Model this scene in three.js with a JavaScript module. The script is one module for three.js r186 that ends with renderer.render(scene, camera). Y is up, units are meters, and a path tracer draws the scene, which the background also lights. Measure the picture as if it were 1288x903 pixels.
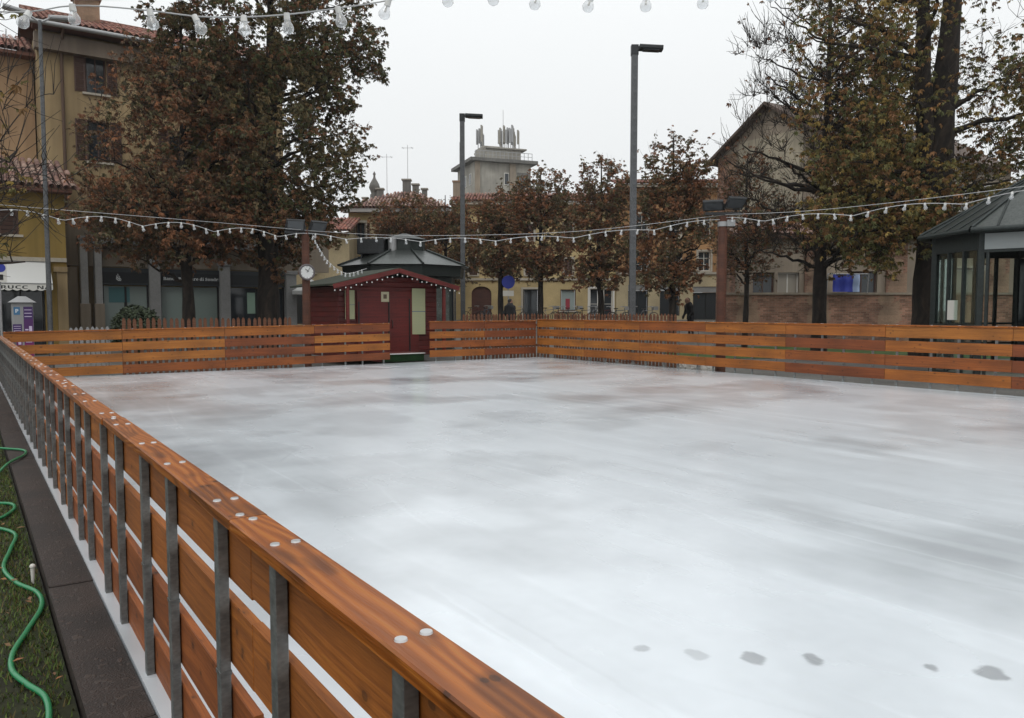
import * as THREE from 'three';
import { mergeGeometries } from 'three/addons/utils/BufferGeometryUtils.js';
import { MarchingCubes } from 'three/addons/objects/MarchingCubes.js';

// ---------------------------------------------------------------- camera, sky, light, exposure
const rgb = (r, g, b) => new THREE.Color().setRGB(r, g, b);
const scene = new THREE.Scene();
const YAW = 35.06 * Math.PI / 180, PITCH = 3.59 * Math.PI / 180;
const camera = new THREE.PerspectiveCamera(49.47, 1024 / 718, 0.05, 900);
camera.position.set(0, 1.5, 0);
camera.rotation.order = 'YXZ';
camera.rotation.set(-PITCH, -YAW, 0);

const skyW = 128, skyH = 64, skyData = new Float32Array(skyW * skyH * 4);
for (let j = 0; j < skyH; j++) for (let i = 0; i < skyW; i++) {       // plain overcast: a little brighter towards the zenith
  const e = Math.max(0, Math.sin((j + 0.5) / skyH * Math.PI - Math.PI / 2)), k = (j * skyW + i) * 4;
  const b = 0.81 + 0.66 * Math.pow(e, 1.6);
  skyData[k] = b * 0.975; skyData[k + 1] = b; skyData[k + 2] = b * 1.01; skyData[k + 3] = 1;
}
const sky = new THREE.DataTexture(skyData, skyW, skyH, THREE.RGBAFormat, THREE.FloatType);
sky.mapping = THREE.EquirectangularReflectionMapping; sky.magFilter = THREE.LinearFilter; sky.needsUpdate = true;
scene.background = sky; scene.environment = sky;
scene.fog = new THREE.FogExp2(rgb(0.8, 0.82, 0.83), 0.00035);

const sun = new THREE.DirectionalLight(new THREE.Color(1, 0.97, 0.93), 0.5);
sun.position.set(-14, 40, 6); sun.target.position.set(8, 0, -16);
sun.castShadow = true; sun.shadow.radius = 40; sun.shadow.mapSize.set(2048, 2048);
Object.assign(sun.shadow.camera, { left: -45, right: 45, top: 45, bottom: -45, near: 1, far: 160 });
scene.add(sun, sun.target);

const renderer = new THREE.WebGLRenderer({ antialias: true });
renderer.setSize(1024, 718);
renderer.toneMapping = THREE.LinearToneMapping;
renderer.toneMappingExposure = 1.06;
renderer.shadowMap.enabled = true;

// ---------------------------------------------------------------- helpers
let seedState = 1;
function rng(seed) { let a = seed >>> 0; return () => { a = (a + 0x6D2B79F5) | 0; let t = Math.imul(a ^ (a >>> 15), 1 | a); t = (t + Math.imul(t ^ (t >>> 7), 61 | t)) ^ t; return ((t ^ (t >>> 14)) >>> 0) / 4294967296; }; }
const V = (x, y, z) => new THREE.Vector3(x, y, z);
const CS = Math.cos(YAW), SN = Math.sin(YAW);
const site = (r, d) => [r * CS + d * SN, r * SN - d * CS];             // far square's axes: r along its front, d away from the rink
const depthOf = (x, z) => x * SN - z * CS;
const sstep = (a, b, x) => { const t = Math.min(1, Math.max(0, (x - a) / (b - a))); return t * t * (3 - 2 * t); };
const groundY = (x, z) => -0.12 + 0.95 * Math.min(1, Math.max(0, (depthOf(x, z) - 26) / 29));
const used = {};
function numbered(name) { if (!(name in used)) { used[name] = 0; return name; } used[name]++; return name + '_' + String(used[name]).padStart(3, '0'); }
function tag(o, label, category, group, kind) {
  if (label) o.userData.label = label; if (category) o.userData.category = category;
  if (group) o.userData.group = group; if (kind) o.userData.kind = kind; return o;
}
function thing(name, label, category, pos = [0, 0, 0], turn = 0, group) {
  const g = new THREE.Group(); g.name = numbered(name); g.position.set(...pos); g.rotation.y = turn;
  scene.add(g); return tag(g, label, category, group);
}
// metre-scaled uv from the dominant normal axis
function metreUV(g, ou = 0, ov = 0) {
  if (!g.attributes.normal) g.computeVertexNormals();
  const p = g.attributes.position, n = g.attributes.normal, uv = new Float32Array(p.count * 2);
  for (let i = 0; i < p.count; i++) {
    const ax = Math.abs(n.getX(i)), ay = Math.abs(n.getY(i)), az = Math.abs(n.getZ(i));
    let u, v;
    if (ay >= ax && ay >= az) { u = p.getX(i); v = p.getZ(i); } else if (ax >= az) { u = p.getZ(i); v = p.getY(i); } else { u = p.getX(i); v = p.getY(i); }
    uv[i * 2] = u + ou; uv[i * 2 + 1] = v + ov;
  }
  g.setAttribute('uv', new THREE.BufferAttribute(uv, 2)); return g;
}
function clean(g) { if (g.index) g = g.toNonIndexed(); for (const k of Object.keys(g.attributes)) if (!['position', 'normal', 'uv'].includes(k)) g.deleteAttribute(k); if (!g.attributes.uv) metreUV(g); g.morphAttributes = {}; return g; }
function merged(list) { return list.length === 1 ? clean(list[0]) : mergeGeometries(list.map(clean)); }
function mesh(name, geos, material, parent = null) {
  const g = Array.isArray(geos) ? merged(geos) : geos;
  const m = new THREE.Mesh(g, material); m.castShadow = m.receiveShadow = true;
  m.name = parent ? name : numbered(name); (parent || scene).add(m); return m;
}
const box = (w, h, d, x = 0, y = 0, z = 0, ry = 0, rx = 0, rz = 0) => {
  const g = new THREE.BoxGeometry(w, h, d); metreUV(g);
  if (rx || rz || ry) g.applyMatrix4(new THREE.Matrix4().makeRotationFromEuler(new THREE.Euler(rx, ry, rz, 'YXZ')));
  g.translate(x, y, z); return g;
};
// box with chamfered edges, centred
function bevelBox(w, h, d, c = 0.004, ou = 0, ov = 0) {
  const s = new THREE.Shape(); const a = w / 2 - c, b = h / 2 - c;
  s.moveTo(-a, -b); s.lineTo(a, -b); s.lineTo(a, b); s.lineTo(-a, b); s.closePath();
  const g = new THREE.ExtrudeGeometry(s, { depth: d - 2 * c, bevelEnabled: true, bevelThickness: c, bevelSize: c, bevelSegments: 1, curveSegments: 1 });
  g.translate(0, 0, -(d - 2 * c) / 2); return metreUV(clean(g), ou, ov);
}
const cyl = (r0, r1, h, x, y, z, seg = 12) => new THREE.CylinderGeometry(r1, r0, h, seg).translate(x, y, z);
// tapered tube along points [Vector3], radii
function tube(pts, r0, r1, sides = 6, caps = false) {
  const n = pts.length, pos = [], nor = [], uv = [], idx = [];
  let ref = V(0.31, 0.17, 0.93); let len = 0;
  for (let i = 0; i < n; i++) {
    const t = pts[Math.min(n - 1, i + 1)].clone().sub(pts[Math.max(0, i - 1)]).normalize();
    const a = ref.clone().sub(t.clone().multiplyScalar(ref.dot(t))).normalize(), b = t.clone().cross(a);
    ref = a; if (i) len += pts[i].distanceTo(pts[i - 1]);
    const rr = typeof r0 === 'function' ? r0(i / (n - 1)) : r0 + (r1 - r0) * i / (n - 1);
    for (let k = 0; k <= sides; k++) {
      const q = k / sides * Math.PI * 2, c = Math.cos(q), s = Math.sin(q);
      const nx = a.x * c + b.x * s, ny = a.y * c + b.y * s, nz = a.z * c + b.z * s;
      pos.push(pts[i].x + nx * rr, pts[i].y + ny * rr, pts[i].z + nz * rr); nor.push(nx, ny, nz); uv.push(k / sides * Math.max(0.1, rr * 6), len);
      if (i && k) { const q0 = (i - 1) * (sides + 1) + k - 1, q1 = i * (sides + 1) + k - 1; idx.push(q0, q0 + 1, q1, q1, q0 + 1, q1 + 1); }
    }
  }
  const g = new THREE.BufferGeometry();
  g.setAttribute('position', new THREE.Float32BufferAttribute(pos, 3)); g.setAttribute('normal', new THREE.Float32BufferAttribute(nor, 3)); g.setAttribute('uv', new THREE.Float32BufferAttribute(uv, 2)); g.setIndex(idx);
  return g;
}
function bez(a, c, b, n) { const o = []; for (let i = 0; i <= n; i++) { const t = i / n, s = 1 - t; o.push(V(s * s * a.x + 2 * s * t * c.x + t * t * b.x, s * s * a.y + 2 * s * t * c.y + t * t * b.y, s * s * a.z + 2 * s * t * c.z + t * t * b.z)); } return o; }

// ---------------------------------------------------------------- procedural textures
function hash(x, y, s) { let h = Math.imul(x, 374761393) + Math.imul(y, 668265263) + Math.imul(s, 982451653); h = Math.imul(h ^ (h >>> 13), 1274126177); return ((h ^ (h >>> 16)) >>> 0) / 4294967296; }
function noise(u, v, px, py, s) {                                       // value noise, repeats over u, v in 0..1
  const x = u * px, y = v * py, xi = Math.floor(x), yi = Math.floor(y), fx = x - xi, fy = y - yi;
  const a = fx * fx * (3 - 2 * fx), b = fy * fy * (3 - 2 * fy), X0 = ((xi % px) + px) % px, X1 = (X0 + 1) % px, Y0 = ((yi % py) + py) % py, Y1 = (Y0 + 1) % py;
  const p = hash(X0, Y0, s), q = hash(X1, Y0, s), r = hash(X0, Y1, s), t = hash(X1, Y1, s);
  return p + (q - p) * a + (r - p) * b + (p - q - r + t) * a * b;
}
function fbm(u, v, px, py, oct, s) { let t = 0, a = 0.5, w = 0; for (let i = 0; i < oct; i++) { t += a * noise(u, v, px << i, py << i, s + i * 17); w += a; a *= 0.5; } return t / w; }
function tex(w, h, fn, metresU, metresV, srgb = true) {
  const d = new Uint8Array(w * h * 4);
  for (let j = 0; j < h; j++) for (let i = 0; i < w; i++) {
    const c = fn((i + 0.5) / w, (j + 0.5) / h), k = (j * w + i) * 4;
    d[k] = Math.max(0, Math.min(255, c[0] * 255)); d[k + 1] = Math.max(0, Math.min(255, (c[1] ?? c[0]) * 255)); d[k + 2] = Math.max(0, Math.min(255, (c[2] ?? c[0]) * 255)); d[k + 3] = 255;
  }
  const t = new THREE.DataTexture(d, w, h, THREE.RGBAFormat, THREE.UnsignedByteType);
  t.wrapS = t.wrapT = THREE.RepeatWrapping; t.magFilter = THREE.LinearFilter; t.minFilter = THREE.LinearMipmapLinearFilter; t.generateMipmaps = true;
  t.repeat.set(1 / metresU, 1 / metresV); if (srgb) t.colorSpace = THREE.SRGBColorSpace; t.needsUpdate = true; return t;
}
const rk = rng(77), knots = [];
for (let i = 0; i < 22; i++) knots.push([rk(), rk(), 0.004 + rk() * 0.007]);
function woodAt(u, v) {
  const warp = (fbm(u, v, 3, 5, 3, 5) - 0.5) * 0.16;
  let g = noise(u, v + warp, 2, 44, 3) * 0.42 + noise(u, v + warp * 1.3, 5, 130, 9) * 0.32 + noise(u, v, 60, 220, 21) * 0.26;
  let k = 0;
  for (const [ku, kv, kr] of knots) { let du = Math.abs(u - ku); du = Math.min(du, 1 - du) * 2.4; let dv = Math.abs(v - kv); dv = Math.min(dv, 1 - dv) * 0.6; const q = Math.sqrt(du * du * 0.5 + dv * dv) / kr; if (q < 3) k = Math.max(k, q < 1 ? 1 : (3 - q) / 5); }
  const st = fbm(u, v, 4, 3, 4, 41);
  return [g, k, st];
}
const woodTex = tex(1024, 512, (u, v) => { const [g, k, st] = woodAt(u, v); let b = 0.66 + 0.34 * g; b *= 0.8 + 0.34 * st; b *= 1 - 0.34 * k; return [Math.min(1, b * 1.06), b * (0.97 - 0.07 * (1 - g)), b * (0.92 - 0.14 * (1 - g))]; }, 2.4, 0.6);
const woodBump = tex(512, 512, (u, v) => { const [g, k] = woodAt(u, v); return [g * 0.9 + k * 0.1]; }, 2.4, 0.6, false);
const capTex = tex(1024, 512, (u, v) => {                              // flat-sawn wet board: arched growth rings, dark damp stains
  const [g, k] = woodAt(u, v), ring = Math.sin((v * 26 + 5 * fbm(u, v, 3, 4, 3, 303) + 9 * Math.pow(noise(u, v, 3, 3, 306), 2)) * 6.283) * 0.5 + 0.5;
  const damp = sstep(0.56, 0.72, fbm(u, v, 9, 5, 4, 317));
  let b = 0.7 + 0.16 * g + 0.2 * ring; b *= 1 - 0.22 * damp; b *= 1 - 0.4 * k;
  return [Math.min(1, b * 1.05), b * (0.97 - 0.06 * (1 - ring)), b * (0.9 - 0.12 * (1 - ring))];
}, 2.4, 0.6);
const grainTex = tex(512, 512, (u, v) => { const a = fbm(u, v, 5, 5, 5, 61), b = noise(u, v, 180, 180, 8); const t = 0.74 + 0.26 * a + 0.08 * (b - 0.5); return [t, t * 0.995, t * 0.985]; }, 5, 5);   // plaster mottling
const streakTex = tex(512, 512, (u, v) => { const a = fbm(u, v, 4, 4, 5, 161), s = fbm(u, v, 40, 3, 3, 33); const t = 0.66 + 0.26 * a + 0.16 * s; return [t, t * 0.985, t * 0.96]; }, 6, 6);         // old stained plaster
const zincTex = tex(256, 256, (u, v) => { const a = fbm(u, v, 12, 12, 4, 71), b = noise(u, v, 40, 90, 12); const t = 0.62 + 0.34 * a + 0.1 * (b - 0.5); return [t, t, t * 0.99]; }, 0.4, 0.4);
const stoneTex = tex(1024, 1024, (u, v) => { const a = fbm(u, v, 6, 6, 6, 91), b = noise(u, v, 340, 340, 4), c = fbm(u, v, 60, 60, 2, 14); let t = 0.45 + 0.5 * a + 0.28 * (b - 0.5); if (c > 0.74) t += 0.35; return [t, t * 0.93, t * 0.88]; }, 1.6, 1.6);
const asphaltTex = tex(512, 512, (u, v) => { const a = fbm(u, v, 6, 6, 5, 19), b = noise(u, v, 200, 200, 2); const t = 0.6 + 0.36 * a + 0.2 * (b - 0.5); return [t, t * 0.985, t * 0.96]; }, 6, 6);
const soilTex = tex(512, 512, (u, v) => { const a = fbm(u, v, 7, 7, 5, 29), b = noise(u, v, 160, 160, 7); const t = 0.5 + 0.4 * a + 0.3 * (b - 0.5); return [t * (1 - 0.2 * a), t, t * 0.7]; }, 2, 2);
const barkTex = tex(256, 512, (u, v) => { const r = noise(u + 0.1 * fbm(u, v, 4, 6, 2, 3), v, 14, 5, 6), b = fbm(u, v, 20, 20, 4, 8); const t = 0.42 + 0.4 * r + 0.3 * (b - 0.5); return [t, t * 0.95, t * 0.9]; }, 1.2, 2.2);
const brickTex = tex(1024, 1024, (u, v) => {
  const rows = 40, row = Math.floor(v * rows), fy = v * rows - row, cols = 12, x = u * cols + (row % 2) * 0.5, col = Math.floor(x), fx = x - col;
  const j = fy < 0.14 || fx < 0.05, hsh = hash(((col % cols) + cols) % cols, row, 5), a = fbm(u, v, 4, 4, 5, 55), b = noise(u, v, 200, 200, 6);
  const pl = sstep(0.55, 0.6, fbm(u, v, 3, 3, 5, 123));                 // patches of old lime plaster left on the bricks
  let c = j ? [0.6, 0.56, 0.51] : [0.5 + 0.18 * hsh, 0.385 + 0.14 * hsh, 0.325 + 0.13 * hsh];
  const m = 0.85 + 0.6 * (a - 0.5) + 0.14 * (b - 0.5);
  return c.map((q, i) => (q * (1 - pl * 0.8) + [0.66, 0.58, 0.5][i] * pl * 0.8) * m);
}, 3, 3);
const brickBump = tex(1024, 1024, (u, v) => { const rows = 40, row = Math.floor(v * rows), fy = v * rows - row, x = u * 12 + (row % 2) * 0.5, fx = x - Math.floor(x); return [fy < 0.14 || fx < 0.05 ? 0.1 : 0.6 + 0.3 * noise(u, v, 90, 90, 4)]; }, 3, 3, false);

const std = (o) => new THREE.MeshStandardMaterial(o), phy = (o) => new THREE.MeshPhysicalMaterial(o);
const WOOD = [[0.38, 0.152, 0.02], [0.31, 0.108, 0.017], [0.43, 0.195, 0.03], [0.24, 0.076, 0.016], [0.4, 0.168, 0.022], [0.2, 0.055, 0.015]].map(c => phy({ color: rgb(...c), map: woodTex, bumpMap: woodBump, bumpScale: 0.0016, roughness: 0.68 }));
const CAP = [[0.36, 0.138, 0.018], [0.33, 0.118, 0.017], [0.34, 0.125, 0.02]].map(c => phy({ color: rgb(...c), map: capTex, bumpMap: woodBump, bumpScale: 0.0025, roughness: 0.4, specularIntensity: 0.7 }));
const M = {
  zinc: std({ color: rgb(0.3, 0.31, 0.31), map: zincTex, metalness: 0.55, roughness: 0.5 }),
  bolt: std({ color: rgb(0.6, 0.6, 0.6), metalness: 0.7, roughness: 0.35 }),
  stone: std({ color: rgb(0.05, 0.036, 0.03), map: stoneTex, bumpMap: stoneTex, bumpScale: 0.004, roughness: 0.6 }),
  asphalt: std({ color: rgb(0.2, 0.195, 0.185), map: asphaltTex, roughness: 0.9 }),
  soil: std({ color: rgb(0.05, 0.045, 0.022), map: soilTex, roughness: 1 }),
  lawn: std({ color: rgb(0.1, 0.15, 0.035), map: soilTex, roughness: 1 }),
  hose: phy({ color: rgb(0.008, 0.2, 0.07), roughness: 0.35, clearcoat: 0.3 }),
  bark: std({ color: rgb(0.06, 0.047, 0.038), map: barkTex, bumpMap: barkTex, bumpScale: 0.03, roughness: 0.95 }),
  barkGrey: std({ color: rgb(0.13, 0.115, 0.1), map: barkTex, bumpMap: barkTex, bumpScale: 0.015, roughness: 0.95 }),
  leaf: std({ color: 0xffffff, roughness: 0.75, side: THREE.DoubleSide }),
  glassDark: phy({ color: rgb(0.03, 0.035, 0.04), roughness: 0.06, metalness: 0 }),
  glassPane: phy({ color: rgb(0.9, 0.95, 0.93), roughness: 0.04, transmission: 1, thickness: 0 }),
  bulb: phy({ color: rgb(0.92, 0.93, 0.94), roughness: 0.1, transmission: 0.75, thickness: 0, clearcoat: 1, clearcoatRoughness: 0.05 }),
  socket: std({ color: rgb(0.62, 0.62, 0.6), roughness: 0.5 }),
  cable: std({ color: rgb(0.42, 0.42, 0.42), roughness: 0.6 }),
  darkSteel: std({ color: rgb(0.045, 0.048, 0.052), metalness: 0.3, roughness: 0.55, map: zincTex }),
  greyPost: std({ color: rgb(0.15, 0.155, 0.165), metalness: 0.3, roughness: 0.5, map: zincTex }),
  ochre: std({ color: rgb(0.4, 0.3, 0.17), map: streakTex, roughness: 0.95 }),
  ochreDeep: std({ color: rgb(0.36, 0.25, 0.075), map: streakTex, roughness: 0.95 }),
  peach: std({ color: rgb(0.45, 0.3, 0.18), map: streakTex, roughness: 0.95 }),
  yellow: std({ color: rgb(0.62, 0.48, 0.25), map: grainTex, roughness: 0.95 }),
  orange: std({ color: rgb(0.47, 0.27, 0.13), map: streakTex, roughness: 0.95 }),
  cream: std({ color: rgb(0.6, 0.5, 0.32), map: grainTex, roughness: 0.95 }),
  trim: std({ color: rgb(0.55, 0.5, 0.42), map: grainTex, roughness: 0.9 }),
  greyTrim: std({ color: rgb(0.32, 0.32, 0.32), map: grainTex, roughness: 0.85 }),
  marble: std({ color: rgb(0.48, 0.48, 0.48), map: grainTex, roughness: 0.6 }),
  concrete: std({ color: rgb(0.4, 0.39, 0.36), map: streakTex, roughness: 0.95 }),
  concreteDark: std({ color: rgb(0.2, 0.2, 0.195), map: streakTex, roughness: 0.95 }),
  oldPlaster: std({ color: rgb(0.34, 0.29, 0.235), map: streakTex, roughness: 0.95 }),
  brick: std({ color: rgb(1.0, 0.92, 0.84), map: brickTex, bumpMap: brickBump, bumpScale: 0.012, roughness: 0.95 }),
  shutter: std({ color: rgb(0.085, 0.045, 0.034), roughness: 0.7 }),
  doorBrown: std({ color: rgb(0.1, 0.045, 0.038), map: woodTex, roughness: 0.6 }),
  frameWhite: std({ color: rgb(0.62, 0.6, 0.55), roughness: 0.6 }),
  gutter: std({ color: rgb(0.34, 0.34, 0.34), metalness: 0.5, roughness: 0.5 }),
  rust: std({ color: rgb(0.1, 0.06, 0.04), roughness: 0.8 }),
  hutRed: std({ color: rgb(0.15, 0.016, 0.014), map: woodTex, bumpMap: woodBump, bumpScale: 0.002, roughness: 0.6 }),
  hutRedDark: std({ color: rgb(0.12, 0.014, 0.012), map: woodTex, roughness: 0.6 }),
  felt: std({ color: rgb(0.07, 0.085, 0.06), map: asphaltTex, roughness: 0.95 }),
  kioskGreen: std({ color: rgb(0.014, 0.02, 0.018), roughness: 0.5, metalness: 0.1 }),
  metalRoof: phy({ color: rgb(0.12, 0.135, 0.13), map: zincTex, metalness: 0.55, roughness: 0.36 }),
  pavGreen: std({ color: rgb(0.03, 0.042, 0.04), map: zincTex, metalness: 0.2, roughness: 0.5 }),
  pavTrim: std({ color: rgb(0.3, 0.33, 0.33), roughness: 0.5 }),
  paper: std({ color: rgb(0.55, 0.55, 0.4), roughness: 0.8 }),
  blackIron: std({ color: rgb(0.02, 0.02, 0.02), roughness: 0.5, metalness: 0.3 }),
  carpet: std({ color: rgb(0.012, 0.06, 0.02), map: soilTex, roughness: 1 }),
  picket: std({ color: rgb(0.2, 0.11, 0.07), map: woodTex, roughness: 0.85 }),
  pickGrey: std({ color: rgb(0.28, 0.28, 0.28), roughness: 0.7 }),
  poleWood: std({ color: rgb(0.12, 0.052, 0.03), map: woodTex, bumpMap: woodBump, bumpScale: 0.004, roughness: 0.7 }),
  cloth: std({ color: rgb(0.6, 0.6, 0.58), roughness: 0.9, side: THREE.DoubleSide }),
  blue: std({ color: rgb(0.02, 0.035, 0.3), roughness: 0.6 }),
  blueLight: std({ color: rgb(0.3, 0.38, 0.55), roughness: 0.6 }),
  carPaint: phy({ color: rgb(0.55, 0.56, 0.58), metalness: 0.2, roughness: 0.35, clearcoat: 1, clearcoatRoughness: 0.05 }),
  tyre: std({ color: rgb(0.02, 0.02, 0.02), roughness: 0.85 }),
  purple: null,
};
const TILE = [[0.27, 0.105, 0.07], [0.23, 0.085, 0.06], [0.3, 0.13, 0.09], [0.2, 0.085, 0.065], [0.26, 0.14, 0.1]];
const TILEGREY = [[0.2, 0.11, 0.085], [0.24, 0.15, 0.12], [0.16, 0.09, 0.075], [0.28, 0.19, 0.15]];

// ---------------------------------------------------------------- the setting: ground, ice, lawn
{
  const ds = [-120, -40, 0, 20, 26, 32, 38, 44, 50, 55, 60, 80, 120, 250, 600], rs = []; for (let i = -12; i <= 12; i++) rs.push(Math.sign(i) * Math.pow(Math.abs(i) / 12, 2.2) * 600);
  const pos = [], uv = [], idx = [];
  ds.forEach((d, j) => rs.forEach((r, i) => { const [x, z] = site(r, d); pos.push(x, groundY(x, z), z); uv.push(x, z); if (i && j) { const a = (j - 1) * 25 + i - 1, b = j * 25 + i - 1; idx.push(a, a + 1, b, a + 1, b + 1, b); } }));
  const g = new THREE.BufferGeometry(); g.setAttribute('position', new THREE.Float32BufferAttribute(pos, 3)); g.setAttribute('uv', new THREE.Float32BufferAttribute(uv, 2)); g.setIndex(idx); g.computeVertexNormals();
  tag(mesh('ground', g, M.asphalt), 'grey asphalt and gravel ground around the rink and square', 'ground', null, 'structure');
}
const IX0 = 0.54, IX1 = 15.0, IZ0 = -19.95, IZ1 = 6;
{
  const W = IX1 - IX0, L = IZ1 - IZ0;
  const spots = [[2.41, -2.43, 0.035, 0.7], [2.56, -2.25, 0.055, 0.55], [2.74, -2.08, 0.062, 1], [2.93, -1.92, 0.056, 1], [3.27, -1.6, 0.034, 1], [3.44, -1.44, 0.07, 1.1]];
  const iceNoise = (u, v) => {
    const big = fbm(u, v, 4, 7, 4, 201), patch = fbm(u + 0.05 * big, v, 7, 16, 4, 222), st = noise(u + 0.02 * (big - 0.5), v, 70, 9, 231) * 0.5 + noise(u + 0.01 * big, v, 150, 22, 235) * 0.3 + noise(u, v, 300, 60, 237) * 0.2;
    const sc = noise(u, v, 260, 460, 240);
    return [big, patch, st, sc];
  };
  const scratch = new Float32Array(1024 * 2048), Rs = rng(909);            // skate and scraper marks
  for (let i = 0; i < 320; i++) {
    let x = Rs() * W, z = Rs() * L, a = Math.PI / 2 + (Rs() < 0.75 ? 0.2 : 1.4) * (Rs() - 0.5), k = (Rs() - 0.5) * 0.25, len = 0.6 + Rs() * 3.2, amp = (0.01 + 0.03 * Rs()) * (Rs() < 0.75 ? 1 : -1), n = Math.ceil(len / 0.008);
    for (let q = 0; q < n; q++) { x += Math.cos(a) * 0.008; z += Math.sin(a) * 0.008; a += k * 0.008; const px = Math.floor(x / W * 1024), py = Math.floor(z / L * 2048); if (px >= 0 && px < 1024 && py >= 0 && py < 2048) { const w = Math.sin(Math.PI * q / n); scratch[py * 1024 + px] = amp * w; if (px + 1 < 1024) scratch[py * 1024 + px + 1] = amp * w * 0.6; } }
  }
  const iceMap = tex(1024, 2048, (u, v) => {
    const [big, patch, st, sc] = iceNoise(u, v);
    let wet = sstep(0.42, 0.75, patch) * 0.75 + sstep(0.5, 0.8, big) * 0.25;
    const fr = sstep(0.62, 0.86, noise(u + 0.03 * (big - 0.5), v, 90, 17, 261)) * sstep(0.4, 0.62, fbm(u, v, 5, 9, 3, 266)) * (0.5 + 0.5 * noise(u, v, 320, 90, 268));   // frosty scraper streaks along the rink
    let b = 0.85 - 0.11 * wet + 0.045 * (st - 0.5) + 0.05 * fr - 0.07 * sstep(0.5, 0.72, fbm(u + 0.04 * big, v, 11, 19, 4, 281)) + 0.03 * (fbm(u, v, 60, 100, 3, 287) - 0.5) + 0.012 * (sc - 0.5) + scratch[Math.min(2047, Math.floor(v * 2048)) * 1024 + Math.min(1023, Math.floor(u * 1024))];
    const x = IX0 + u * W, z = IZ1 - v * L;
    let s = 0;
    for (const [sx, sz, sr, k] of spots) { const du = x - sx, dv = z - sz; const a = du * 0.82 - dv * 0.57, c = du * 0.57 + dv * 0.82; const q = Math.sqrt(a * a * 0.9 + c * c * 1.2) / sr + 0.9 * (noise(u, v, 300, 560, 77) - 0.5); s = Math.max(s, (1 - sstep(0.7, 1.05, q)) * k); }
    b -= 0.2 * s;
    return [b * 0.962, b * 0.99, b * 1.013];
  }, 1, 1);
  const iceRough = tex(1024, 1024, (u, v) => { const [big, patch, st] = iceNoise(u, v); const w = sstep(0.35, 0.7, patch); return [0, 0.3 - 0.12 * w + 0.04 * (st - 0.5) + 0.08 * (big - 0.5), 0]; }, 1, 1, false);
  const g = new THREE.BoxGeometry(W, 0.16, L); 
  const p = g.attributes.position, uv = g.attributes.uv;
  for (let i = 0; i < p.count; i++) uv.setXY(i, p.getX(i) / W + 0.5, 0.5 - p.getZ(i) / L);
  const o = mesh('ice', g, phy({ map: iceMap, roughnessMap: iceRough, roughness: 1, ior: 1.33, clearcoat: 0.55, clearcoatRoughness: 0.2 }));
  o.position.set((IX0 + IX1) / 2, -0.08, (IZ0 + IZ1) / 2);
  tag(o, 'wet pale white ice surface of the skating rink', 'ice', null, 'structure');
}
{
  const o = mesh('lawn', [box(14, 0.05, 30, -6.69, -0.1, -7)], M.soil); tag(o, 'damp patchy grass strip left of the rink', 'lawn', null, 'structure');
  // grass blades where the camera looks down on the strip
  const R = rng(5), bl = new THREE.BufferGeometry();
  bl.setAttribute('position', new THREE.Float32BufferAttribute([-0.0035, 0, 0, 0.0035, 0, 0, 0.002, 0.6, 0.12, -0.002, 0.6, 0.12, 0, 1, 0.4], 3)); bl.setIndex([0, 1, 2, 0, 2, 3, 3, 2, 4]); bl.computeVertexNormals();
  const N = 60000, im = new THREE.InstancedMesh(bl, std({ color: 0xffffff, roughness: 0.8, side: THREE.DoubleSide }), N), m = new THREE.Matrix4(), q = new THREE.Quaternion(), c = new THREE.Color();
  for (let i = 0; i < N; i++) {
    const z = -2.2 - Math.pow(R(), 1.4) * 12, x = 0.3 - R() * 1.3; const dens = noise(x * 0.25 + 3.2, z * 0.06 + 4, 8, 8, 9);
    if (dens < 0.38 + 0.22 * R()) { m.makeScale(0, 0, 0); } else {
      const h = 0.014 + 0.026 * R(); q.setFromEuler(new THREE.Euler((R() - 0.5) * 0.9, R() * 6.28, (R() - 0.5) * 0.9)); m.compose(V(x, -0.078, z), q, V(1.1, h, h)); }
    im.setMatrixAt(i, m); const t = R(); c.setRGB(0.055 + 0.05 * t, 0.095 + 0.055 * t, 0.016 + 0.01 * t); if (R() < 0.25) c.setRGB(0.12, 0.09, 0.03); im.setColorAt(i, c);
  }
  im.name = 'grass'; scene.add(im); tag(im, 'short green and yellowed grass beside the stone kerb', 'grass', null, 'stuff');
  // fallen leaves
  const lf = new THREE.BufferGeometry(); lf.setAttribute('position', new THREE.Float32BufferAttribute([0, 0, -1, 0.5, 0.15, 0, 0, 0.05, 1, -0.5, 0.2, 0.1], 3)); lf.setIndex([0, 1, 2, 0, 2, 3]); lf.computeVertexNormals();
  const fl = new THREE.InstancedMesh(lf, std({ color: 0xffffff, roughness: 0.7, side: THREE.DoubleSide }), 160);
  for (let i = 0; i < 160; i++) { const z = -2.4 - R() * 9, x = 0.29 - R() * 0.9, s = 0.012 + 0.018 * R(); q.setFromEuler(new THREE.Euler((R() - 0.5) * 0.7, R() * 6.28, (R() - 0.5) * 0.7)); m.compose(V(x, -0.045, z), q, V(s, s, s)); fl.setMatrixAt(i, m); c.setRGB(0.14 + 0.12 * R(), 0.07 + 0.04 * R(), 0.03); fl.setColorAt(i, c); }
  fl.name = 'fallen_leaves'; scene.add(fl); tag(fl, 'brown fallen leaves scattered on the grass strip', 'leaves', null, 'stuff');
}
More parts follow.
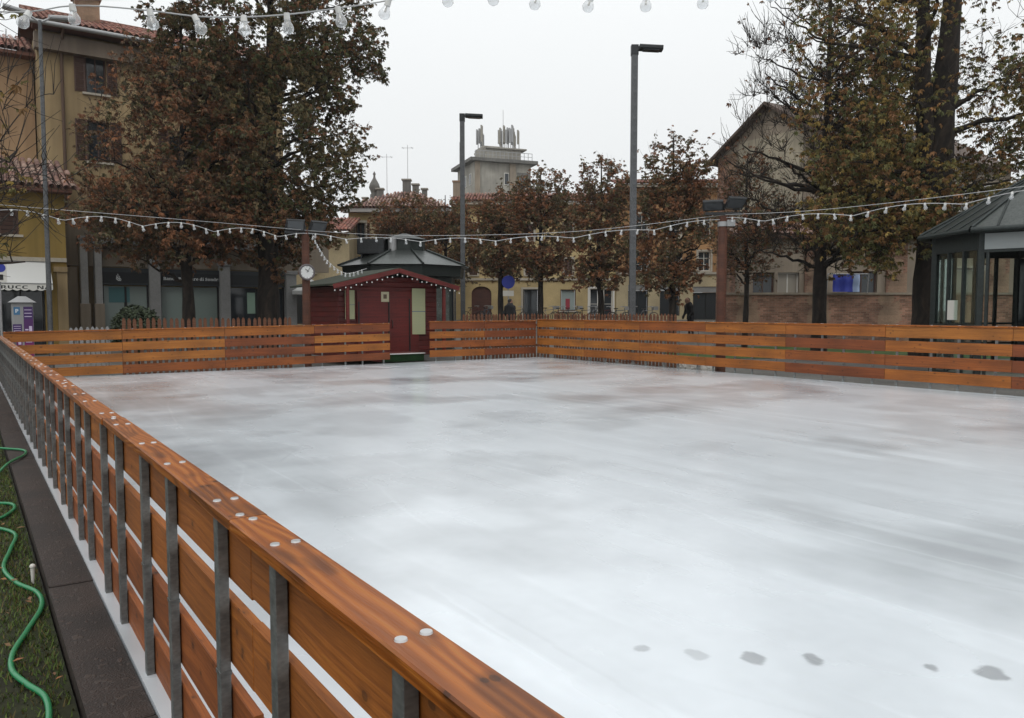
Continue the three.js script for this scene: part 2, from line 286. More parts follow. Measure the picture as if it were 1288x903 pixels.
{ // kerb of dark stone slabs
  const k = thing('kerb', 'dark wet stone kerb slabs laid along the rink fence', 'kerb', [0.43, 0, 0]); k.userData.kind = 'structure'; delete k.userData.category;
  const R = rng(8), joints = [2.6, 0.7, -1.0, -3.1, -4.87, -7.15, -9.3, -11.4, -13.5, -15.6, -17.7, -19.8], vars = [0, 1, 2].map(i => 0);
  for (let i = 0; i + 1 < joints.length; i++) {
    const L = joints[i] - joints[i + 1] - 0.012, g = bevelBox(0.215, 0.13, L, 0.006, R() * 3, R() * 3), s = mesh('slab', g, M.stone, k);
    s.position.set((R() - 0.5) * 0.006, -0.078 + (R() - 0.5) * 0.008, (joints[i] + joints[i + 1]) / 2); s.rotation.z = (R() - 0.5) * 0.02;
  }
}
// grass plots beyond the right fence
for (const [r, d, w, l, lab] of [[15, 28.5, 19, 5, 'grass plot between the rink fence and the brick wall']]) {
  const [x, z] = site(r, d), g = new THREE.PlaneGeometry(w, l, 8, 8).rotateX(-Math.PI / 2); g.rotateY(-YAW); g.translate(x, 0, z);
  const p = g.attributes.position; for (let i = 0; i < p.count; i++) p.setY(i, groundY(p.getX(i), p.getZ(i)) + 0.012); g.computeVertexNormals(); metreUV(g);
  tag(mesh('lawn', g, M.lawn), lab, 'lawn', null, 'structure');
}

// ---------------------------------------------------------------- rink fences
const boltGeo = clean(cyl(0.012, 0.0105, 0.004, 0, 0.002, 0, 14)), PLANKVAR = {};
function plankGeo(L, h, i) { const k = L.toFixed(2) + '_' + h.toFixed(3) + '_' + i % 5; if (!PLANKVAR[k]) PLANKVAR[k] = bevelBox(L, h, 0.028, 0.003, (i % 5) * 0.73, (i % 5) * 0.131); return PLANKVAR[k]; }
function fence(label, p0, turn, length, { pitch, bottom0, bottom1, seed, tints, first = 2.3 }) {
  const f = thing('rink_fence', label, 'fence', [p0[0], 0, p0[1]], turn, 'wooden rink fences');
  const R = rng(seed), ph = pitch - 0.068, tilt = Math.atan2(bottom1 - bottom0, length), yAt = (x) => bottom0 + (bottom1 - bottom0) * x / length, top = 4 * pitch - 0.068;
  for (let s = 0, n = 0; s < length - 0.05; n++) {
    const L = Math.min(n ? 2.3 : first, length - s), mid = s + L / 2;
    for (let k = 0; k < 4; k++) {
      const m = mesh('plank', plankGeo(L - 0.008, ph, n * 3 + k), WOOD[tints[Math.floor(R() * tints.length)]], f);
      m.position.set(mid, yAt(mid) + k * pitch + ph / 2 + (R() - 0.5) * 0.008, 0.016 + (R() - 0.5) * 0.004); m.rotation.z = tilt + (R() - 0.5) * 0.004; m.rotation.y = (R() - 0.5) * 0.003;
    }
    const cm = mesh('cap_board', bevelBox(L - 0.004, 0.034, 0.1, 0.004, R() * 2, R()), CAP[Math.floor(R() * 3)], f);
    cm.position.set(mid, yAt(mid) + top + 0.019, (R() - 0.5) * 0.012); cm.rotation.z = tilt; cm.rotation.y = (R() - 0.5) * 0.004;
    for (const o of [0.22, 0.88, 1.38, 2.02]) if (o < L - 0.1) {
      const x = s + o, yb = yAt(x);
      const post = mesh('post', [bevelBox(0.042, top + Math.max(0, yb) + 0.04, 0.03, 0.002)], M.zinc, f); post.position.set(x, (top + yb - Math.max(0, 0)) / 2 + (Math.max(0, yb) ? -0.02 : -0.02) + 0.0, -0.017);
      post.position.y = yb + top - (top + Math.max(0, yb) + 0.04) / 2;
      mesh('weld_plate', [box(0.046, 0.012, 0.034, 0, 0, 0)], M.zinc, post).position.set(0, pitch * 0.98 - top / 2 + 0.01 + pitch * (R() < 0.5 ? 0.98 : 1), 0);
      for (const dz of [-0.024, 0.026]) { const b = mesh('bolt', boltGeo, M.bolt, f); b.position.set(x + (R() - 0.5) * 0.02, yb + top + 0.0355, dz + (R() - 0.5) * 0.006); }
    }
    for (const e of [0.03, L - 0.03]) { const b = mesh('bolt', boltGeo, M.bolt, f); b.position.set(s + e, yAt(s + e) + top + 0.0355, (R() - 0.5) * 0.03); }
    s += L;
  }
  return f;
}
fence('low orange plank fence running close past the camera along the kerb', [0.594, 2.55], Math.PI / 2, 22.4, { pitch: 0.255, bottom0: -0.03, bottom1: -0.03, seed: 11, tints: [0, 1, 4, 1, 0, 3, 1] });
fence('orange plank fence at the far left, from the corner to the hut opening', [0.66, -19.9], 0, 9.1, { pitch: 0.262, bottom0: 0.02, bottom1: 0.12, seed: 14, tints: [0, 1, 2, 4, 3, 0] });
fence('short orange plank fence between the hut opening and the far corner', [11.05, -19.93], 0, 3.85, { pitch: 0.27, bottom0: 0.13, bottom1: 0.13, seed: 13, tints: [1, 3, 0, 5], first: 1.9 });
fence('long orange plank fence along the right side of the ice', [14.98, -19.9], -Math.PI / 2, 24, { pitch: 0.279, bottom0: 0.13, bottom1: 0.13, seed: 17, tints: [0, 2, 4, 0, 1, 4, 2, 0, 3] });

// garden hose
{
  const P = [[-1.2, -11.2], [-0.3, -10.5], [0.2, -10.1], [0.34, -9.95], [0.47, -9.75], [0.46, -9.45], [0.3, -9.0], [0.15, -8.6], [-0.1, -8.1], [-0.05, -7.7], [0.12, -7.5], [0.25, -7.38], [0.27, -7.2], [0.19, -6.95], [0.1, -6.8], [0.08, -6.68], [0.17, -6.55], [0.235, -6.35], [0.19, -5.95], [0.14, -5.54], [0.19, -5.2], [0.275, -4.95], [0.28, -4.72], [0.2, -4.4], [0.125, -4.12], [0.115, -3.92], [0.16, -3.74], [0.21, -3.58], [0.2, -3.3], [0.1, -2.9], [-0.2, -2.5]];
  const c = new THREE.CatmullRomCurve3(P.map(([x, z]) => V(x, z < -8.9 && x > 0.14 ? 0.006 : -0.055, z)), false, 'centripetal');
  tag(mesh('garden_hose', new THREE.TubeGeometry(c, 420, 0.0125, 10), M.hose), 'green garden hose coiling over the grass beside the kerb', 'hose');
  const pg = thing('ground_peg', 'small white plastic peg standing in the grass by the hose', 'peg', [0.27, -0.08, -5.2]);
  mesh('shaft', [cyl(0.008, 0.012, 0.1, 0, 0.05, 0)], M.frameWhite, pg); mesh('head', [new THREE.SphereGeometry(0.016, 10, 8).translate(0, 0.104, 0)], M.frameWhite, pg);
}
console.log('ground and fences');

// ---------------------------------------------------------------- trees
const palmate = (() => {                                               // five curled leaflets
  const pos = [], idx = []; const A = [-1.25, -0.62, 0, 0.62, 1.25], Ls = [0.62, 0.9, 1, 0.88, 0.6];
  A.forEach((a, i) => { const L = Ls[i], c = Math.cos(a), s = Math.sin(a), b = pos.length / 3, f = (t, w, y) => pos.push(s * t + c * w, y, c * t - s * w); f(0, 0, 0); f(L * 0.62, 0.2 * L, -0.06); f(L, 0, -0.34); f(L * 0.6, -0.2 * L, -0.02 + 0.05 * i); idx.push(b, b + 1, b + 2, b, b + 2, b + 3); });
  const g = new THREE.BufferGeometry(); g.setAttribute('position', new THREE.Float32BufferAttribute(pos, 3)); g.setIndex(idx); const n = g.toNonIndexed(); n.computeVertexNormals(); return n;
})();
const scatter = (R, r) => { let x, y, z; do { x = R() * 2 - 1; y = R() * 2 - 1; z = R() * 2 - 1; } while (x * x + y * y + z * z > 1); return V(x * r, y * r, z * r); };
// cfg: trunk [[dx,y,dz,r]...], crown lobes [[x,y,z,rx,ry,rz,weight]], limbs, clumps, twigs, leaves per clump, leaf size, palette, keep(point) leaf probability
function tree(name, label, category, group, base, cfg) {
  const R = rng(cfg.seed), t = thing(name, label, category, base, cfg.turn || 0, group), trunks = cfg.trunks || [cfg.trunk], bark = cfg.bark || M.bark;
  const sk = [], tg = [];
  for (const tr of trunks) {
    const cur = new THREE.CatmullRomCurve3(tr.map(q => V(q[0], q[1], q[2]))), n = 24, pts = cur.getPoints(n), rr = (f) => { const s = f * (tr.length - 1), i = Math.min(tr.length - 2, Math.floor(s)); let r = tr[i][3] + (tr[i + 1][3] - tr[i][3]) * (s - i); return r * (1 + 0.05 * Math.sin(f * 40)); };
    tg.push(tube(pts, rr, 0, 12));
    pts.forEach((p, i) => { if (p.y > cfg.first) sk.push({ p, r: rr(i / n), limb: 0 }); });
  }
  mesh('trunk', tg, bark, t);
  const lobes = cfg.lobes, wsum = lobes.reduce((a, l) => a + l[6], 0), br = [];
  const inLobe = (shell) => { let k = R() * wsum, l = lobes[0]; for (const q of lobes) { k -= q[6]; if (k <= 0) { l = q; break; } } const s = scatter(R, 1); if (shell) s.normalize().multiplyScalar(0.85 + 0.15 * R()); else s.multiplyScalar(Math.pow(s.length(), -0.35)); return V(l[0] + s.x * l[3], l[1] + s.y * l[4], l[2] + s.z * l[5]); };
  const trunkPts = sk.slice();
  const nearest = (c, list, up) => { let b = list[0], bd = 1e9; for (const q of list) { const dy = c.y - q.p.y; const e = q.p.distanceToSquared(c) * (dy < 0 ? 2.2 : 1) + (up ? Math.abs(dy - up) * 2 : 0); if (e < bd) { bd = e; b = q; } } return b; };
  for (let i = 0; i < cfg.limbs; i++) {
    const e = inLobe(true), hd = Math.hypot(e.x - trunkPts[0].p.x, e.z - trunkPts[0].p.z), s = nearest(e, trunkPts, hd * 0.75);
    const c = s.p.clone().lerp(e, 0.45).add(V((R() - 0.5) * 0.6, 0.25 * hd * (cfg.bow ?? 0.6) * R(), (R() - 0.5) * 0.6)), pts = bez(s.p, c, e, 10);
    for (let k = 2; k < 10; k++) pts[k].add(scatter(R, 0.1 * (cfg.wiggle ?? 1)));
    const r0 = Math.min(s.r * 0.55, 0.03 + 0.022 * s.p.distanceTo(e)) * (cfg.fat || 1), r1 = 0.014;
    br.push(tube(pts, r0, r1, 6)); pts.forEach((p, k) => { if (k > 2) sk.push({ p, r: r0 + (r1 - r0) * k / 10, limb: 1 }); });
  }
  const cl = []; for (let i = 0; i < cfg.clumps; i++) cl.push(inLobe(false));
  const ax = trunkPts[0].p; cl.sort((a, b) => a.distanceTo(ax) - b.distanceTo(ax));
  const LM = [], LC = [], m = new THREE.Matrix4(), q = new THREE.Quaternion(), col = new THREE.Color(), lv = [];
  for (const c of cl) {
    const s = nearest(c, sk), d = s.p.distanceTo(c), mid = s.p.clone().lerp(c, 0.5).add(scatter(R, 0.16 * d)); mid.y += 0.08 * d;
    const pts = bez(s.p, mid, c, 4), r0 = Math.min(s.r * 0.6, 0.012 + 0.01 * d);
    br.push(tube(pts, r0 * (cfg.thick ? 1.25 : 1), 0.007 * (cfg.thick || 1), 4)); pts.forEach((p, k) => { if (k > 1) sk.push({ p, r: r0 * 0.7, limb: 2 }); });
    const dir = c.clone().sub(s.p).normalize();
    const keep = cfg.keep ? cfg.keep(c, R) : 1;
    const ends = [];
    for (let k = 0; k < cfg.twigs; k++) {
      const o = dir.clone().multiplyScalar(0.5).add(scatter(R, 1)).normalize().multiplyScalar((cfg.twigLen || 0.6) * (0.5 + R())); o.y += cfg.lift ?? 0.1; const from = pts[2 + Math.floor(R() * 3)], e = from.clone().add(o), mm = from.clone().lerp(e, 0.5).add(scatter(R, 0.08));
      br.push(tube([from, mm, e], 0.0065 * (cfg.thick || 1), 0.003 * (cfg.thick || 1), 3)); ends.push([from, e]);
    }
    const nl = Math.round(cfg.leaves * keep * (0.6 + 0.8 * R())), tone = R();
    for (let k = 0; k < nl; k++) {
      const [a, b] = ends.length ? ends[Math.floor(R() * ends.length)] : [c, c]; const p = a.clone().lerp(b, 0.35 + 0.65 * R()).add(scatter(R, cfg.spread || 0.14));
      const sz = cfg.leaf * (0.6 + 0.7 * R()); q.setFromEuler(new THREE.Euler(0.5 + (R() - 0.5) * 1.6, R() * 6.283, (R() - 0.5) * 1.5, 'YXZ')); m.compose(p, q, V(sz, sz, sz)); LM.push(m.clone());
      let pi = cfg.pick ? cfg.pick(p, R, tone) : Math.floor((tone * 0.6 + R() * 0.4) * cfg.palette.length); const pc = cfg.palette[Math.min(cfg.palette.length - 1, pi)], v = 0.7 + 0.6 * R(); LC.push([pc[0] * v, pc[1] * v, pc[2] * v]);
    }
  }
  const cr = mesh('branches', br, bark, t);
  if (LM.length) {
    const im = new THREE.InstancedMesh(palmate, M.leaf, LM.length); LM.forEach((a, i) => { im.setMatrixAt(i, a); im.setColorAt(i, col.setRGB(...LC[i])); });
    im.name = 'crown'; im.userData.kind = 'stuff'; im.castShadow = im.receiveShadow = true; t.add(im);
  }
  return t;
}
const RUST = [[0.17, 0.072, 0.034], [0.22, 0.092, 0.038], [0.13, 0.078, 0.04], [0.105, 0.09, 0.038], [0.24, 0.13, 0.058]];
const OLIVE = [[0.08, 0.074, 0.03], [0.105, 0.08, 0.034], [0.14, 0.095, 0.035], [0.09, 0.094, 0.033], [0.18, 0.085, 0.036], [0.068, 0.062, 0.03]];
const GOLD = [[0.18, 0.13, 0.036], [0.24, 0.165, 0.04], [0.135, 0.118, 0.034], [0.22, 0.115, 0.038], [0.105, 0.11, 0.036], [0.19, 0.09, 0.033]];
tree('horse_chestnut_tree', 'rust brown leaved tree with slender trunk before the shaded shopfronts', 'tree', 'large park trees', [6.22, -0.1, -28], { seed: 101, first: 2.4,
  trunk: [[0, 0, 0, 0.24], [0.02, 2, 0, 0.19], [-0.1, 5, 0.05, 0.15], [0, 8, 0, 0.1], [0, 11, 0, 0.04]], limbs: 26, clumps: 460, twigs: 6, leaves: 40, leaf: 0.135,
  lobes: [[-0.2, 6.6, 0, 3.0, 3.4, 2.6, 3], [-0.6, 4.6, 0, 2.9, 1.55, 2.4, 1.6], [0.3, 9.4, 0, 2.2, 2.4, 2.0, 1.2]], palette: RUST, keep: (c) => c.x < -1.1 && c.y > 6 ? 0.28 : c.y > 9 ? 0.6 : 0.85 });
tree('horse_chestnut_tree', 'tallest dark olive tree left of the hut with a thick trunk', 'tree', 'large park trees', [8.95, -0.1, -28], { seed: 102, first: 3,
  trunk: [[0, 0, 0, 0.44], [0.02, 2.5, 0, 0.36], [0.05, 6, 0.05, 0.28], [0.25, 9.5, 0, 0.2], [0.3, 14, 0, 0.06]], limbs: 34, clumps: 600, twigs: 6, leaves: 46, leaf: 0.135,
  lobes: [[0.35, 7.5, 0, 3.2, 3.6, 3, 3], [0.2, 11.5, 0, 3.9, 3.4, 3.2, 3], [0, 4.6, 0, 2.7, 1.5, 2.4, 1.2], [2.5, 11.2, 0.4, 1.9, 1.6, 1.6, 0.5]], palette: OLIVE, pick: (p, R, t) => p.y < 5 && R() < 0.6 ? 4 : Math.floor((t * 0.6 + R() * 0.4) * 6) });
{
  const [x, z] = site(12.1, 22.6);
  tree('plane_tree', 'largest olive gold tree behind the glazed pavilion with a forked trunk', 'tree', 'large park trees', [x, -0.1, z], { seed: 103, first: 3.6, turn: -YAW,
    trunks: [[[0, 0, 0, 0.56], [0.02, 3, 0, 0.46], [0.05, 6, 0.05, 0.4], [0.3, 9.5, 0, 0.28], [0.5, 15, 0, 0.08]], [[0, 4.6, 0, 0.3], [-0.35, 6.6, 0.1, 0.24], [-0.5, 9, 0.1, 0.2], [-0.45, 14, 0, 0.07]]],
    limbs: 40, clumps: 640, twigs: 6, leaves: 26, leaf: 0.135, spread: 0.22, keep: (c, R) => (Math.abs(c.x) < 1.1 && c.z > -0.5 && c.y > 5 ? 0.2 : 1) * (c.y > 7.5 ? 0.62 : 1),
    lobes: [[0.3, 6.4, 0, 3.6, 2.6, 3.2, 3], [0.4, 10.6, 0, 4.4, 3.4, 3.4, 3], [-2.0, 8.2, 0.4, 2.2, 2.6, 2, 1.3], [-1.9, 4.6, 0.6, 1.9, 1.7, 1.6, 1.3], [3.2, 5.4, 0, 3, 2.2, 2.6, 1.2], [-0.6, 3.7, 0.5, 1.5, 0.9, 1.2, 0.6]], palette: GOLD });
  const [x2, z2] = site(10.25, 26);
  tree('lime_tree', 'half bare tree with upright stem and rusty lower leaves before the gabled house', 'tree', 'large park trees', [x2, -0.1, z2], { seed: 104, first: 2.6, turn: -YAW, bow: -0.7,
    trunk: [[0, 0, 0, 0.27], [-0.02, 3, 0, 0.2], [0.02, 6, 0.03, 0.14], [0.1, 9, 0, 0.09], [0.1, 13, 0, 0.03]], limbs: 40, clumps: 560, twigs: 8, twigLen: 0.5, leaves: 26, leaf: 0.13, spread: 0.2, wiggle: 0.8, thick: 1.6, lift: 0.35,
    lobes: [[-0.5, 6.6, 0, 3.0, 2.9, 2.2, 3], [-0.3, 9.8, 0, 2.7, 2.4, 1.8, 2.4], [1.6, 6.6, 0, 2.2, 3.0, 1.8, 2.4], [0.1, 4.0, 0, 2.6, 1.3, 1.8, 1.3]], palette: RUST.concat(GOLD),
    keep: (c, R) => c.x > 0.5 ? 1 : c.y < 5 ? 0.55 * R() * R() * 1.6 : 0.03, pick: (p, R) => p.x > 0.4 ? Math.floor(3 + R() * 8) : Math.floor(R() * 5) });
  const [x3, z3] = site(8.95, 30);
  tree('young_maple_tree', 'slim young tree with small red brown leaves left of the half bare tree', 'tree', 'young street trees', [x3, groundY(x3, z3), z3], { seed: 105, first: 2.2, turn: -YAW,
    trunk: [[0, 0, 0, 0.12], [0.05, 2.4, 0, 0.09], [-0.03, 5, 0, 0.05], [0, 7.4, 0, 0.02]], limbs: 16, clumps: 150, twigs: 5, leaves: 22, leaf: 0.1, spread: 0.18,
    lobes: [[0, 5.1, 0, 1.35, 2.3, 1.2, 2], [0, 3.6, 0, 1.2, 1.1, 1.1, 0.8]], palette: RUST, keep: () => 0.8 });
}
const ROWLABEL = ['reddish street tree nearest the wooden floodlight pole', 'bushy street tree just left of the tall near lamp post', 'street tree with forked low trunk before the dark glass shop door', 'slim street tree beside the brown arched gate', 'street tree behind the farther lamp post', 'street tree behind the round kiosk roof near the corner house'];
[[6.95, 34, 9.1, 1.55, 2.2], [4.3, 38, 8.75, 1.65, 2.4], [1.53, 42, 9.0, 1.7, 2.9], [-0.62, 44, 8.1, 1.5, 2.8], [-3.9, 46, 8.2, 1.9, 2.6], [-6.6, 48, 8.6, 1.9, 2.8]].forEach(([r, d, h, w, b], i) => {
  const [x, z] = site(r, d), y = groundY(x, z), H = h - y;
  tree('street_tree', ROWLABEL[i], 'tree', 'row of pruned street trees', [x, y, z], { seed: 120 + i, first: b * 0.8, turn: -YAW + i,
    trunk: [[0, 0, 0, 0.19], [0.03, b * 0.7, 0.02, 0.15], [i === 1 ? -0.3 : 0, b * 1.4, 0, 0.12], [0, H * 0.7, 0, 0.07], [0, H, 0, 0.02]], limbs: 20, clumps: 190, twigs: 4, leaves: 34, leaf: 0.14, spread: 0.15,
    lobes: [[0, b + (H - b) * 0.38, 0, w, (H - b) * 0.4, w, 3], [0.1, b + (H - b) * 0.72, 0.1, w * 0.9, (H - b) * 0.27, w * 0.9, 1.5], [-0.2, b + 0.5, 0, w * 0.75, 0.7, w * 0.75, 0.6]], palette: RUST.map(c => c.map(q => q * 1.15)), keep: (c) => c.y > H * 0.88 ? 0.6 : 1 });
});
tree('bare_tree', 'nearly leafless tree reaching thin branches in from the left edge', 'tree', null, [-0.75, -0.1, -16.8], { seed: 140, first: 2.0, bow: -0.6,
  trunk: [[0, 0, 0, 0.17], [0.04, 2, 0, 0.14], [0.1, 4, 0.05, 0.1], [0, 7, 0, 0.04]], limbs: 26, clumps: 130, twigs: 4, twigLen: 0.7, leaves: 3, leaf: 0.13, wiggle: 1.1, spread: 0.1, thick: 1.3, fat: 1.3, lift: 0.25,
  lobes: [[0.4, 4.6, 0, 2.2, 2.3, 1.8, 3], [0.7, 3.2, 0, 1.9, 0.9, 1.4, 1]], palette: GOLD.slice(0, 4), keep: (c, R) => R() < 0.25 ? 1.6 : 0.1, bark: M.bark });
console.log('trees');

// ---------------------------------------------------------------- buildings
function wallShape(W, H, holes) {
  const s = new THREE.Shape(); s.moveTo(0, 0); s.lineTo(W, 0); s.lineTo(W, H); s.lineTo(0, H); s.closePath();
  for (const o of holes) {
    const p = new THREE.Path(), x1 = o.x + o.w, y1 = o.y + o.h;
    p.moveTo(o.x, o.y);
    if (o.arch) { const r = o.arch; p.lineTo(o.x, y1 - r); for (let k = 1; k < 12; k++) { const a = Math.PI - Math.PI * k / 12; p.lineTo(o.x + o.w / 2 + o.w / 2 * Math.cos(a), y1 - r + r * Math.sin(a)); } p.lineTo(x1, y1 - r); } else { p.lineTo(o.x, y1); p.lineTo(x1, y1); }
    p.lineTo(x1, o.y); p.closePath(); s.holes.push(p);
  }
  return s;
}
const facadeGeo = (W, H, holes, th = 0.3) => metreUV(clean(new THREE.ExtrudeGeometry(wallShape(W, H, holes), { depth: th, bevelEnabled: false }).translate(0, 0, -th)));
// a window in an opening: frame with glass, sill and, where given, shutters
function windowPart(parent, o, { frame = M.frameWhite, glass = M.glassDark, mull = 2, rows = 1, sill = M.trim, shutters, closed, surround, deep = 0.18 } = {}) {
  const { x, y, w, h } = o, z = -deep, t = 0.06, g = [box(t, h, 0.06, x + t / 2, y + h / 2, z), box(t, h, 0.06, x + w - t / 2, y + h / 2, z), box(w - 2 * t, t, 0.06, x + w / 2, y + t / 2, z), box(w - 2 * t, t, 0.06, x + w / 2, y + h - t / 2, z)];
  for (let i = 1; i < mull; i++) g.push(box(0.05, h - 2 * t, 0.05, x + w * i / mull, y + h / 2, z));
  for (let i = 1; i < rows; i++) g.push(box(w - 2 * t, 0.035, 0.045, x + w / 2, y + h * i / rows, z));
  const f = mesh('window', g, frame, parent);
  for (let i = 0; i < mull; i++) mesh('pane', [box((w - 2 * t) / mull - 0.02, h - 2 * t, 0.012, x + t + (w - 2 * t) * (i + 0.5) / mull, y + h / 2, z - 0.01)], glass, f);
  if (sill) mesh('sill', [box(w + 0.24, 0.08, 0.16, x + w / 2, y - 0.042, 0.02)], sill, f);
  if (closed) for (const s of [0, 1]) mesh('shutter', slats(w / 2 - 0.01, h - 0.02, x + w * (0.25 + 0.5 * s), y + h / 2, -0.06), shutters, f);
  else if (shutters) for (const s of [-1, 1]) mesh('shutter', slats(w / 2, h, s < 0 ? x - w / 4 - 0.01 : x + w + w / 4 + 0.01, y + h / 2, 0.04), shutters, f);
  if (surround) mesh('surround', [box(0.14, h + 0.14, 0.06, x - 0.071, y + h / 2 + 0.07, 0.03), box(0.14, h + 0.14, 0.06, x + w + 0.071, y + h / 2 + 0.07, 0.03), box(w, 0.14, 0.06, x + w / 2, y + h + 0.071, 0.03)], surround, f);
  return f;
}
function slats(w, h, x, y, z) { const g = [box(0.05, h, 0.04, x - w / 2 + 0.025, y, z), box(0.05, h, 0.04, x + w / 2 - 0.025, y, z)]; const n = Math.max(4, Math.round(h / 0.16)); for (let i = 0; i < n; i++) g.push(box(w - 0.1, h / n * 0.9, 0.015, x, y - h / 2 + h * (i + 0.5) / n, z, 0, 0.35)); return g; }
// a slope covered in half-round clay tiles: origin at the eave's left end, u along the eave, v up the slope
const tileGeo = (() => { const g = new THREE.CylinderGeometry(0.085, 0.1, 0.46, 7, 1, true, -Math.PI / 2, Math.PI); g.rotateX(-Math.PI / 2); return clean(g); })();
const tileMat = std({ color: 0xffffff, roughness: 0.9, side: THREE.DoubleSide });
function tiledSlope(parent, o, u, v, wid, len, palette, seed, cut = null, step = 0.22) {
  const R = rng(seed), U = u.clone().normalize(), Vv = v.clone().normalize(), N = U.clone().cross(Vv).normalize(); if (N.y < 0) N.negate();
  const g = [], base = new THREE.BufferGeometry(), a = o, b = o.clone().addScaledVector(U, wid), rows = Math.floor(len / 0.38), cols = Math.floor(wid / step), mats = [], cols_ = [];
  const rot = new THREE.Matrix4().makeBasis(U, N, U.clone().cross(N));
  for (let j = 0; j < rows; j++) for (let i = 0; i < cols; i++) {
    const fu = (i + 0.5) * step, fv = (j + 0.5) * len / rows; if (cut && !cut(fu / wid, fv / len)) continue;
    const p = o.clone().addScaledVector(U, fu).addScaledVector(Vv, fv).addScaledVector(N, 0.02 + 0.012 * R());
    const m = rot.clone().setPosition(p); mats.push(m); const c = palette[Math.floor(R() * palette.length)], q = 0.75 + 0.5 * R(); cols_.push([c[0] * q, c[1] * q, c[2] * q]);
  }
  const im = new THREE.InstancedMesh(tileGeo, tileMat, mats.length), cc = new THREE.Color(); mats.forEach((m, i) => { im.setMatrixAt(i, m); im.setColorAt(i, cc.setRGB(...cols_[i])); });
  im.name = 'roof_tiles'; im.userData.kind = 'stuff'; im.castShadow = im.receiveShadow = true; parent.add(im); return im;
}
const quad = (a, b, c, d) => { const g = new THREE.BufferGeometry(); g.setAttribute('position', new THREE.Float32BufferAttribute([...a, ...b, ...c, ...a, ...c, ...d], 3)); g.computeVertexNormals(); return metreUV(g); };
const roofBase = std({ color: rgb(0.15, 0.07, 0.05), roughness: 0.95, side: THREE.DoubleSide });
const printed = (w, h, draw) => { const c = document.createElement('canvas'); c.width = w; c.height = h; const x = c.getContext('2d'); draw(x, w, h); const t = new THREE.CanvasTexture(c); t.colorSpace = THREE.SRGBColorSpace; return std({ map: t, roughness: 0.6 }); };
const printPlane = (name, w, h, x, y, z, material, parent, ry = 0) => { const g = new THREE.PlaneGeometry(w, h); g.rotateY(ry); g.translate(x, y, z); return mesh(name, g, material, parent); };

// tall ochre house on the left street, facade at z = -35
{
  const b = thing('ochre_townhouse', 'tall ochre house at top left with red tiled roof and dark shutters', 'house', [2.6, -0.05, -35]);
  const W = 9.4, H = 12.2, op = [{ x: 1.6, y: 10.05, w: 0.74, h: 1.55 }, { x: 1.6, y: 7.4, w: 0.8, h: 1.6 }, { x: 4.6, y: 10.05, w: 0.74, h: 1.55 }, { x: 4.6, y: 7.4, w: 0.8, h: 1.6 }, { x: 7.3, y: 10.05, w: 0.74, h: 1.55 }, { x: 7.3, y: 7.4, w: 0.8, h: 1.6 }];
  mesh('wall', [facadeGeo(W, H, op)], M.ochre, b);
  mesh('side_wall', [box(0.3, H, 7, 0.15, H / 2, -3.803), box(0.3, H, 7, W - 0.15, H / 2, -3.803), box(W - 0.61, H, 0.3, W / 2, H / 2, -7.15)], M.ochre, b);
  op.forEach((o, i) => windowPart(b, o, { shutters: M.shutter, frame: M.shutter, glass: i === 1 ? M.glassDark : M.glassDark, sill: M.trim }));
  mesh('cornice', [box(W + 0.2, 0.55, 0.34, W / 2, H - 0.5, 0.172), box(W + 0.2, 0.06, 0.4, W / 2, H - 0.8, 0.2)], std({ color: rgb(0.27, 0.22, 0.18), map: streakTex, roughness: 0.95 }), b);
  const rf = mesh('roof', [quad([-0.3, H + 0.05, 0.75], [W + 0.3, H + 0.05, 0.75], [W + 0.3, H + 1.75, -3.6], [-0.3, H + 1.75, -3.6]), box(W + 0.3, 0.08, 0.7, W / 2, H - 0.02, 0.38), quad([W + 0.3, H + 0.05, -7.6], [-0.3, H + 0.05, -7.6], [-0.3, H + 1.75, -3.6], [W + 0.3, H + 1.75, -3.6])], roofBase, b);
  const t = tiledSlope(b, V(-0.3, H + 0.07, 0.78), V(1, 0, 0), V(0, 1.7, -4.38), W + 0.6, 4.7, TILE, 41);
  mesh('gutter', [tube([V(-0.3, H - 0.02, 0.86), V(W + 0.3, H - 0.02, 0.86)], 0.09, 0.09, 8)], M.gutter, b);
  mesh('downpipe', [tube([V(0.85, H, 0.8), V(0.8, H - 0.5, 0.12), V(0.8, 0, 0.12)], 0.06, 0.06, 8)], M.rust, b);
  mesh('chimney', [box(0.9, 1.1, 0.7, 2.0, H + 1.6, -2.3), box(1.05, 0.12, 0.85, 2.0, H + 2.2, -2.3)], M.brick, rf);
  mesh('ridge', [tube([V(-0.3, H + 1.8, -3.6), V(W + 0.3, H + 1.8, -3.6)], 0.12, 0.12, 8)], roofBase, rf);
}
{ // peach neighbour further left
  const b = thing('peach_townhouse', 'narrow peach coloured house wall at the top left corner', 'house', [-4.2, -0.05, -36.2]);
  const W = 6.75, H = 11.4, op = [{ x: 1.4, y: 8.6, w: 0.9, h: 1.6 }, { x: 4.2, y: 8.6, w: 0.9, h: 1.6 }, { x: 1.4, y: 5.4, w: 0.9, h: 1.6 }];
  mesh('wall', [facadeGeo(W, H, op)], M.peach, b); mesh('side_wall', [box(0.3, H, 6, 0.15, H / 2, -3.303), box(0.3, H, 6, W - 0.15, H / 2, -3.303)], M.peach, b);
  op.forEach(o => windowPart(b, o, { shutters: M.shutter, frame: M.shutter }));
  mesh('roof', [quad([-0.3, H, 0.6], [W + 0.1, H, 0.6], [W + 0.1, H + 1.5, -3.2], [-0.3, H + 1.5, -3.2]), box(W + 0.3, 0.12, 0.6, W / 2 - 0.1, H - 0.07, 0.3)], roofBase, b);
  tiledSlope(b, V(-0.3, H + 0.03, 0.64), V(1, 0, 0), V(0, 1.5, -3.8), W + 0.4, 4.0, TILE, 43);
}
